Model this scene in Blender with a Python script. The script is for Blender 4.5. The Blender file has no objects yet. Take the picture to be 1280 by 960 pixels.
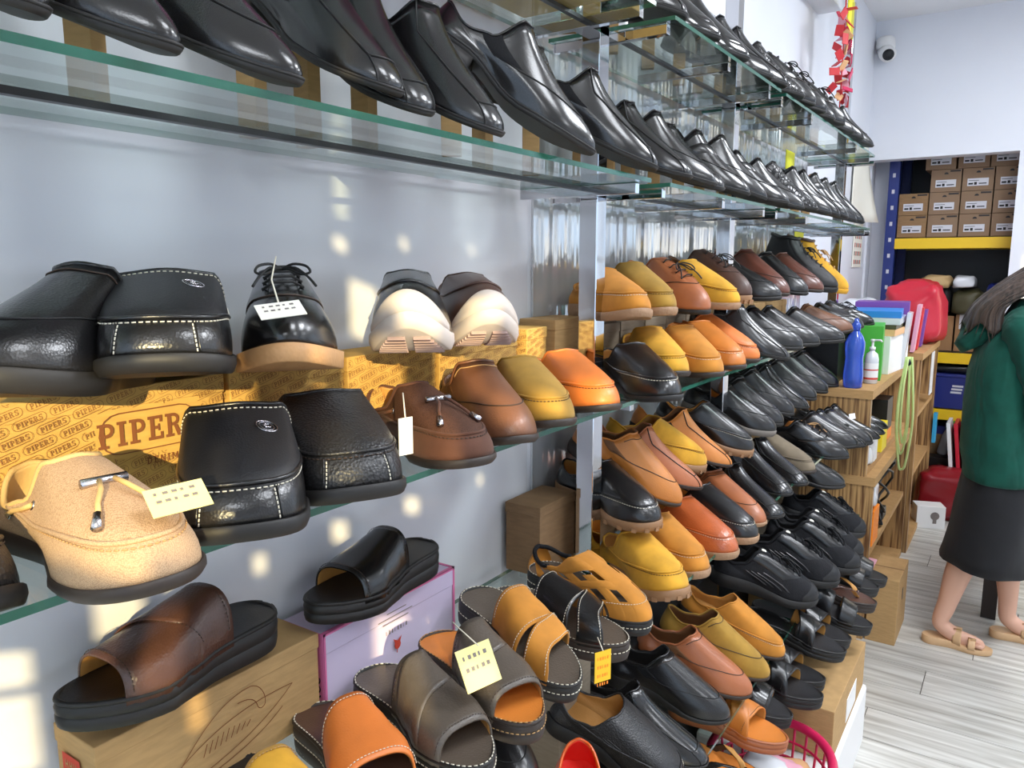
import bpy, bmesh, math, random
from mathutils import Vector, Matrix, Euler, noise
random.seed(7)
PI = math.pi
scn = bpy.context.scene
COL = scn.collection

# ---------------------------------------------------------------- camera
PITCH, YAW = 8.764, 33.79
cd = bpy.data.cameras.new('camera')
cd.sensor_fit = 'HORIZONTAL'; cd.sensor_width = 36.0
cd.lens = 36.0 * 960.0 / 1280.0
cd.clip_start = 0.02; cd.clip_end = 100
cam = bpy.data.objects.new('camera', cd); COL.objects.link(cam)
cam.location = (0.9, 0.0, 1.5)
cam.rotation_euler = Euler((math.radians(90 - PITCH), 0, math.radians(YAW)), 'XYZ')
scn.camera = cam
# ---------------------------------------------------------------- world: afternoon sky
w = bpy.data.worlds.new('sky'); scn.world = w; w.use_nodes = True
bg = w.node_tree.nodes['Background']
bg.inputs[0].default_value = (0.62, 0.76, 1.0, 1); bg.inputs[1].default_value = 2.2
# ---------------------------------------------------------------- low warm sun through the shop front
sd = bpy.data.lights.new('sun', 'SUN'); sd.energy = 8.0; sd.angle = math.radians(0.3)
sd.color = (1.0, 0.78, 0.42)
sun = bpy.data.objects.new('sun', sd); COL.objects.link(sun)
SUN_DIR = Vector((-1.0, 0.90, -0.30)).normalized()
sun.rotation_euler = SUN_DIR.to_track_quat('-Z', 'Y').to_euler()
sun.location = (8, -6, 6)
# ---------------------------------------------------------------- exposure
vs = scn.view_settings
vs.view_transform = 'Standard'; vs.look = 'None'; vs.gamma = 1.0; vs.exposure = 0.0
vs.use_curve_mapping = False

# ================================================================= helpers
def spline(P_, n=6):
    """smooth polyline through the given points"""
    P_ = [Vector(p) for p in P_]; out = []
    m = len(P_) - 1
    for i in range(m):
        a, b, c, d = P_[max(0, i - 1)], P_[i], P_[i + 1], P_[min(m, i + 2)]
        for k in range(n):
            t = k / n
            out.append(.5 * ((2 * b) + (c - a) * t + (2 * a - 5 * b + 4 * c - d) * t * t + (3 * b - a - 3 * c + d) * t ** 3))
    return out + [P_[-1]]
def lin(c):
    c = c / 255.0
    return c / 12.92 if c <= 0.04045 else ((c + 0.055) / 1.055) ** 2.4
def rgb(r, g, b): return (lin(r), lin(g), lin(b), 1.0)

def tag(o, label=None, cat=None, group=None, kind=None):
    if label: o['label'] = label
    if cat: o['category'] = cat
    if group: o['group'] = group
    if kind: o['kind'] = kind
    return o
def link_obj(name, me, parent=None):
    o = bpy.data.objects.new(name, me); COL.objects.link(o)
    if parent is not None: o.parent = parent
    return o
def empty(name, loc=(0, 0, 0), rot=(0, 0, 0)):
    o = bpy.data.objects.new(name, None); COL.objects.link(o)
    o.empty_display_size = 0.03
    o.location = loc; o.rotation_euler = rot
    return o
def copy_tree(o, parent=None):
    c = o.copy(); COL.objects.link(c)
    if parent is not None: c.parent = parent
    for ch in list(o.children): copy_tree(ch, c)
    return c

class MB:
    """collects geometry for ONE mesh object"""
    def __init__(s): s.v = []; s.f = []; s.m = []; s.sm = []
    def add(s, vs_, fs, mi=0, smooth=True):
        n = len(s.v); s.v += [tuple(p) for p in vs_]
        for f in fs: s.f.append([n + i for i in f]); s.m.append(mi); s.sm.append(smooth)
    def box(s, x0, x1, y0, y1, z0, z1, mi=0, mat=None, b=0.0):
        if b > 0:
            bm = bmesh.new(); bmesh.ops.create_cube(bm, size=1)
            for v in bm.verts: v.co = Vector(((x0 + x1) / 2 + v.co.x * (x1 - x0), (y0 + y1) / 2 + v.co.y * (y1 - y0), (z0 + z1) / 2 + v.co.z * (z1 - z0)))
            bmesh.ops.bevel(bm, geom=bm.edges[:], offset=b, segments=2, affect='EDGES', profile=0.5)
            bm.verts.index_update()
            P = [v.co.copy() for v in bm.verts]; F = [[v.index for v in f.verts] for f in bm.faces]; bm.free()
        else:
            P = [Vector((x, y, z)) for x in (x0, x1) for y in (y0, y1) for z in (z0, z1)]
            F = [(0, 1, 3, 2), (4, 6, 7, 5), (0, 4, 5, 1), (2, 3, 7, 6), (0, 2, 6, 4), (1, 5, 7, 3)]
        if mat is not None: P = [mat @ p for p in P]
        s.add(P, F, mi, False)
    def tube(s, pts, r, n=8, mi=0, cap=True, closed=False):
        pts = [Vector(p) for p in pts]; N = len(pts)
        if N < 2: return
        rs = r if isinstance(r, (list, tuple)) else [r] * N
        up = None; V = []
        for i in range(N):
            a = pts[(i - 1) % N] if (closed or i > 0) else pts[i]
            c = pts[(i + 1) % N] if (closed or i < N - 1) else pts[i]
            t = (c - a)
            t = t.normalized() if t.length > 1e-9 else Vector((0, 0, 1))
            if up is None:
                up = Vector((0, 0, 1)) if abs(t.z) < .9 else Vector((1, 0, 0))
            up = (up - t * up.dot(t))
            up = up.normalized() if up.length > 1e-6 else t.orthogonal().normalized()
            q = t.cross(up)
            for k in range(n):
                A = 2 * PI * k / n
                V.append(pts[i] + (up * math.cos(A) + q * math.sin(A)) * rs[i])
        F = []
        for i in range(N if closed else N - 1):
            j = (i + 1) % N
            for k in range(n):
                F.append((i * n + k, i * n + (k + 1) % n, j * n + (k + 1) % n, j * n + k))
        if cap and not closed:
            F.append(list(range(n))[::-1]); F.append([(N - 1) * n + k for k in range(n)])
        s.add(V, F, mi)
    def lathe(s, prof, n=24, mi=0, c=(0, 0, 0), cap=True):
        V = []; F = []
        for (r, z) in prof:
            for k in range(n):
                A = 2 * PI * k / n; V.append((c[0] + r * math.cos(A), c[1] + r * math.sin(A), c[2] + z))
        for i in range(len(prof) - 1):
            for k in range(n):
                F.append((i * n + k, i * n + (k + 1) % n, (i + 1) * n + (k + 1) % n, (i + 1) * n + k))
        if cap:
            F.append(list(range(n))[::-1]); F.append([(len(prof) - 1) * n + k for k in range(n)])
        s.add(V, F, mi)
    def loft(s, rings, mi=0, cap0=True, cap1=True):
        n = len(rings[0]); V = []; F = []
        for r in rings: V += [Vector(p) for p in r]
        for i in range(len(rings) - 1):
            for k in range(n):
                F.append((i * n + k, i * n + (k + 1) % n, (i + 1) * n + (k + 1) % n, (i + 1) * n + k))
        if cap0: F.append(list(range(n))[::-1])
        if cap1: F.append([(len(rings) - 1) * n + k for k in range(n)])
        s.add(V, F, mi)
    def grid(s, fn, nu, nv, mi=0):
        V = [fn(i / nu, j / nv) for j in range(nv + 1) for i in range(nu + 1)]
        F = [(j * (nu + 1) + i, j * (nu + 1) + i + 1, (j + 1) * (nu + 1) + i + 1, (j + 1) * (nu + 1) + i) for j in range(nv) for i in range(nu)]
        s.add(V, F, mi)
    def mesh(s, name, mats):
        me = bpy.data.meshes.new(name)
        me.from_pydata(s.v, [], s.f)
        if not isinstance(mats, (list, tuple)): mats = [mats]
        for m in mats: me.materials.append(m)
        me.polygons.foreach_set('material_index', s.m)
        me.polygons.foreach_set('use_smooth', s.sm)
        me.update()
        return me
    def build(s, name, mats, parent=None, solid=0.0, rim_off=0, in_off=0, sub=0):
        o = link_obj(name, s.mesh(name, mats), parent)
        if sub:
            m = o.modifiers.new('subsurf', 'SUBSURF'); m.levels = sub; m.render_levels = sub
        if solid:
            m = o.modifiers.new('solidify', 'SOLIDIFY'); m.thickness = solid; m.offset = -1
            m.material_offset = in_off; m.material_offset_rim = rim_off
        return o

# ================================================================= materials (procedural)
def new_mat(name):
    m = bpy.data.materials.new(name); m.use_nodes = True
    nt = m.node_tree
    return m, nt, nt.nodes['Principled BSDF'], nt.nodes, nt.links
def add_bump(nt, b, tex_out, strength, dist=0.002):
    bp = nt.nodes.new('ShaderNodeBump'); bp.inputs['Strength'].default_value = strength
    bp.inputs['Distance'].default_value = dist
    nt.links.new(tex_out, bp.inputs['Height']); nt.links.new(bp.outputs[0], b.inputs['Normal'])
    return bp
def coords(nt, scale=(1, 1, 1), rot=(0, 0, 0)):
    tc = nt.nodes.new('ShaderNodeTexCoord'); mp = nt.nodes.new('ShaderNodeMapping')
    mp.inputs['Scale'].default_value = scale; mp.inputs['Rotation'].default_value = rot
    nt.links.new(tc.outputs['Object'], mp.inputs[0]); return mp.outputs[0]
def vary(nt, b, c1, c2, scale, detail=4, vec=None, lo=.35, hi=.65):
    n = nt.nodes.new('ShaderNodeTexNoise'); n.inputs['Scale'].default_value = scale; n.inputs['Detail'].default_value = detail
    nt.links.new(vec if vec is not None else coords(nt), n.inputs['Vector'])
    r = nt.nodes.new('ShaderNodeValToRGB'); r.color_ramp.elements[0].position = lo; r.color_ramp.elements[1].position = hi
    r.color_ramp.elements[0].color = c1; r.color_ramp.elements[1].color = c2
    nt.links.new(n.outputs['Fac'], r.inputs[0]); nt.links.new(r.outputs[0], b.inputs['Base Color'])
    return n
def plain(name, col, rough=.5, metal=0.0, coat=0.0, spec=.5):
    m, nt, b, N, L = new_mat(name)
    b.inputs['Base Color'].default_value = col; b.inputs['Roughness'].default_value = rough
    b.inputs['Metallic'].default_value = metal; b.inputs['Coat Weight'].default_value = coat
    b.inputs['Specular IOR Level'].default_value = spec
    return m
def leather(name, col, rough=.38, bump=.12, scale=420, coat=.0, dark=.7, vs_=14):
    m, nt, b, N, L = new_mat(name)
    v = coords(nt)
    c2 = col; c1 = (col[0] * dark, col[1] * dark, col[2] * dark, 1)
    vary(nt, b, c1, c2, vs_, 3, v, .3, .6)
    b.inputs['Roughness'].default_value = rough; b.inputs['Coat Weight'].default_value = coat; b.inputs['Coat Roughness'].default_value = .18
    t = N.new('ShaderNodeTexVoronoi'); t.inputs['Scale'].default_value = scale; L.new(v, t.inputs['Vector'])
    w_ = N.new('ShaderNodeTexNoise'); w_.inputs['Scale'].default_value = 45; w_.inputs['Detail'].default_value = 5; L.new(v, w_.inputs['Vector'])
    a = N.new('ShaderNodeMath'); a.operation = 'ADD'; L.new(t.outputs['Distance'], a.inputs[0])
    L.new(w_.outputs['Fac'], a.inputs[1])
    add_bump(nt, b, a.outputs[0], bump, .002)
    return m
def suede(name, col, dark=.72):
    m, nt, b, N, L = new_mat(name)
    v = coords(nt)
    vary(nt, b, (col[0] * dark, col[1] * dark, col[2] * dark, 1), col, 22, 6, v, .3, .66)
    b.inputs['Roughness'].default_value = .78; b.inputs['Sheen Weight'].default_value = .08; b.inputs['Sheen Roughness'].default_value = .5
    b.inputs['Specular IOR Level'].default_value = .3
    n = N.new('ShaderNodeTexNoise'); n.inputs['Scale'].default_value = 600; n.inputs['Detail'].default_value = 3; L.new(v, n.inputs['Vector'])
    add_bump(nt, b, n.outputs['Fac'], .18, .001)
    return m
def croc(name, col):
    m, nt, b, N, L = new_mat(name)
    b.inputs['Base Color'].default_value = col; b.inputs['Roughness'].default_value = .26
    v = coords(nt, (90, 60, 60))
    t = N.new('ShaderNodeTexVoronoi'); t.feature = 'DISTANCE_TO_EDGE'; t.inputs['Scale'].default_value = 1; L.new(v, t.inputs['Vector'])
    r = N.new('ShaderNodeValToRGB'); r.color_ramp.elements[1].position = .12; L.new(t.outputs['Distance'], r.inputs[0])
    add_bump(nt, b, r.outputs[0], .6, .002)
    return m
def woven(name, c1, c2, sc=260, rough=.8, spots=False):
    m, nt, b, N, L = new_mat(name)
    v = coords(nt, (1, 1, 1), (.62, .62, math.radians(45)))
    mx = N.new('ShaderNodeTexVoronoi'); mx.inputs['Scale'].default_value = sc * 1.7; mx.inputs['Randomness'].default_value = .55; L.new(v, mx.inputs['Vector'])
    r = N.new('ShaderNodeValToRGB'); r.color_ramp.elements[0].position = .25; r.color_ramp.elements[1].position = .75
    r.color_ramp.elements[0].color = c2; r.color_ramp.elements[1].color = c1
    L.new(mx.outputs[0], r.inputs[0]); L.new(r.outputs[0], b.inputs['Base Color'])
    b.inputs['Roughness'].default_value = rough; b.inputs['Specular IOR Level'].default_value = .25
    bp_ = add_bump(nt, b, mx.outputs[0], .45, .0012); bp_.invert = True
    return m
def card(name, col, amt=.86):
    m, nt, b, N, L = new_mat(name)
    v = coords(nt, (1, 1, 6))
    vary(nt, b, (col[0] * amt, col[1] * amt, col[2] * amt, 1), col, 30, 5, v)
    b.inputs['Roughness'].default_value = .75; b.inputs['Specular IOR Level'].default_value = .25
    n = N.new('ShaderNodeTexNoise'); n.inputs['Scale'].default_value = 90; L.new(v, n.inputs['Vector'])
    add_bump(nt, b, n.outputs['Fac'], .08, .002)
    return m
def thin_glass(name, tint, ior=1.5, rough=0.0):
    m = bpy.data.materials.new(name); m.use_nodes = True; nt = m.node_tree; N = nt.nodes; L = nt.links
    for n in list(N):
        if n.type != 'OUTPUT_MATERIAL': N.remove(n)
    out = [n for n in N if n.type == 'OUTPUT_MATERIAL'][0]
    fr = N.new('ShaderNodeFresnel')
    # same reflectance from either face of a thin sheet (the node inverts the index on back faces)
    ge = N.new('ShaderNodeNewGeometry'); ix = N.new('ShaderNodeMapRange'); ix.inputs[3].default_value = ior; ix.inputs[4].default_value = 1 / ior
    L.new(ge.outputs['Backfacing'], ix.inputs[0]); L.new(ix.outputs[0], fr.inputs['IOR'])
    tr = N.new('ShaderNodeBsdfTransparent'); tr.inputs[0].default_value = tint
    gl = N.new('ShaderNodeBsdfGlossy'); gl.inputs[0].default_value = (1, 1, 1, 1); gl.inputs['Roughness'].default_value = rough
    mx = N.new('ShaderNodeMixShader')
    L.new(fr.outputs[0], mx.inputs[0]); L.new(tr.outputs[0], mx.inputs[1]); L.new(gl.outputs[0], mx.inputs[2]); L.new(mx.outputs[0], out.inputs[0])
    return m
def glass_edge(name, col):
    m, nt, b, N, L = new_mat(name)
    b.inputs['Base Color'].default_value = col; b.inputs['Roughness'].default_value = .12
    b.inputs['Transmission Weight'].default_value = .35; b.inputs['IOR'].default_value = 1.5
    return m
def emit(name, col, s):
    m, nt, b, N, L = new_mat(name)
    b.inputs['Base Color'].default_value = (.8, .8, .8, 1)
    b.inputs['Emission Color'].default_value = col; b.inputs['Emission Strength'].default_value = s
    return m

M = {}
BLK = rgb(30, 29, 30)
M['black_leather'] = leather('black_leather', rgb(24, 23, 24), .24, .05, 500, .35, .75)
M['black_soft'] = leather('black_soft_leather', rgb(27, 26, 27), .28, .12, 420, .3, .75)
M['black_matte'] = leather('black_matte_leather', rgb(27, 26, 28), .5, .1, 500, 0, .8)
M['black_pebble'] = leather('black_pebble_leather', rgb(34, 33, 34), .4, .4, 330, .1, .8)
M['black_patent'] = leather('black_patent', rgb(20, 20, 21), .08, .02, 300, 1.0, .9)
M['black_croc'] = croc('black_croc', rgb(34, 33, 34))
M['black_fabric'] = woven('black_fabric', rgb(14, 14, 16), rgb(34, 34, 37), 500)
M['black_mesh'] = woven('black_mesh', rgb(10, 10, 12), rgb(38, 38, 42), 330, .7, True)
M['black_sole'] = plain('black_rubber', rgb(30, 28, 27), .55)
M['dark_sole'] = plain('dark_brown_rubber', rgb(52, 42, 36), .55)
M['brown_edge'] = plain('sole_edge_brown', rgb(70, 48, 36), .35)
M['grey_sole'] = plain('grey_rubber', rgb(120, 112, 104), .6)
M['white_sole'] = plain('white_foam', rgb(212, 198, 186), .6)
M['pink_tread'] = plain('pink_tread', rgb(170, 142, 134), .6)
M['crepe'] = leather('crepe_rubber', rgb(168, 132, 100), .6, .3, 200, 0, .8)
M['tan_sole'] = leather('tan_sole', rgb(198, 150, 100), .6, .2, 200, 0, .85)
M['gum'] = plain('gum_rubber', rgb(150, 112, 78), .5)
M['lining_tan'] = leather('lining_tan', rgb(196, 140, 70), .6, .1, 300, 0, .8)
M['lining_black'] = leather('lining_black', rgb(34, 31, 30), .6, .1, 300, 0, .8)
M['lining_beige'] = leather('lining_beige', rgb(214, 176, 116), .6, .1, 300, 0, .85)
M['lining_brown'] = leather('lining_brown', rgb(120, 78, 44), .6, .1, 300, 0, .8)
M['beige'] = woven('beige_weave', rgb(172, 138, 106), rgb(205, 172, 136), 520)
M['beige_big'] = woven('beige_weave_coarse', rgb(164, 130, 98), rgb(206, 172, 138), 460, .8, False)
M['brown_weave'] = woven('brown_perforated', rgb(52, 32, 24), rgb(100, 66, 50), 620, .7, True)
M['brown_suede'] = suede('brown_suede', rgb(96, 60, 44))
M['mbrown'] = leather('mid_brown_leather', rgb(122, 80, 56), .42, .1, 420, .1, .7, 9)
M['dbrown'] = leather('dark_brown_leather', rgb(82, 56, 46), .42, .1, 420, .1, .75)
M['dkbrown'] = leather('deep_brown_leather', rgb(84, 55, 44), .36, .22, 330, .15, .75)
M['rdbrown'] = leather('red_brown_leather', rgb(104, 58, 44), .32, .06, 420, .25, .7)
M['rbrown'] = leather('russet_leather', rgb(176, 104, 64), .4, .08, 420, .15, .78)
M['chest'] = leather('chestnut_leather', rgb(196, 100, 52), .3, .2, 300, .3, .75)
M['tan'] = suede('tan_nubuck', rgb(208, 138, 52))
M['tan_leather'] = leather('tan_leather', rgb(202, 126, 56), .45, .08, 420, .1, .75)
M['tanor'] = leather('orange_tan_leather', rgb(214, 128, 52), .42, .1, 420, .1, .78)
M['orange'] = leather('orange_leather', rgb(226, 126, 56), .45, .1, 380, .05, .82)
M['clog'] = leather('clog_orange', rgb(222, 92, 24), .3, .05, 380, .3, .85)
M['clog_red'] = leather('clog_red_lining', rgb(238, 48, 36), .5, .05, 300, 0, .9)
M['olive'] = suede('olive_nubuck', rgb(174, 134, 54))
M['yellow'] = suede('yellow_nubuck', rgb(226, 168, 52))
M['taupe'] = suede('taupe_nubuck', rgb(132, 118, 98))
M['grey_slide'] = leather('grey_slide_leather', rgb(92, 82, 72), .42, .2, 300, .1, .8)
M['thread_white'] = plain('white_thread', rgb(228, 220, 200), .7)
M['thread_tan'] = plain('tan_thread', rgb(190, 150, 100), .7)
M['thread_dark'] = plain('dark_thread', rgb(60, 44, 34), .7)
M['thread_black'] = plain('black_thread', rgb(16, 15, 15), .6)
M['steel'] = plain('polished_steel', rgb(205, 205, 208), .06, 1.0)
M['steel_brushed'] = plain('satin_steel', rgb(178, 176, 174), .2, 1.0)
M['silver'] = plain('silver_trim', rgb(190, 186, 190), .25, 1.0)
M['gold'] = plain('gold_trim', rgb(200, 160, 90), .3, 1.0)
M['rail_black'] = plain('black_rail', rgb(24, 22, 22), .35)
M['glass'] = thin_glass('clear_glass', (.90, .96, .93, 1))
M['glass_edge'] = glass_edge('green_glass_edge', rgb(42, 104, 84))
M['window_glass'] = thin_glass('window_glass', (.96, .98, .97, 1))
M['kraft'] = card('kraft_board', rgb(186, 150, 102))
M['kraft_dark'] = card('kraft_dark', rgb(150, 118, 84))
M['kraft_yellow'] = card('kraft_yellow', rgb(214, 172, 96))
M['box_grey'] = card('grey_board', rgb(156, 142, 122))
M['box_brown'] = card('brown_board', rgb(140, 110, 80))
M['print_brown'] = plain('brown_print', rgb(128, 76, 42), .8)
M['print_fade'] = plain('faded_print', rgb(150, 106, 58), .8)
M['print_black'] = plain('black_print', rgb(26, 24, 24), .8)
M['print_red'] = plain('red_print', rgb(196, 64, 48), .8)
M['print_grey'] = plain('grey_print', rgb(120, 112, 108), .8)
M['paper'] = plain('paper', rgb(238, 234, 220), .8)
M['paper_yellow'] = plain('yellow_paper', rgb(240, 226, 150), .8)
M['tag_yellow'] = plain('yellow_tag', rgb(246, 196, 40), .6)
M['pink_card'] = plain('pink_card', rgb(226, 120, 168), .5)
M['lilac_card'] = plain('lilac_card', rgb(214, 200, 226), .45)
M['skin'] = plain('skin', rgb(214, 166, 142), .5)
M['green_fleece'] = suede('green_fleece', rgb(10, 82, 68), .75)
M['skirt'] = suede('black_skirt', rgb(28, 28, 31), .8)
M['hair'] = plain('dark_hair', rgb(52, 42, 38), .42)
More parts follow.
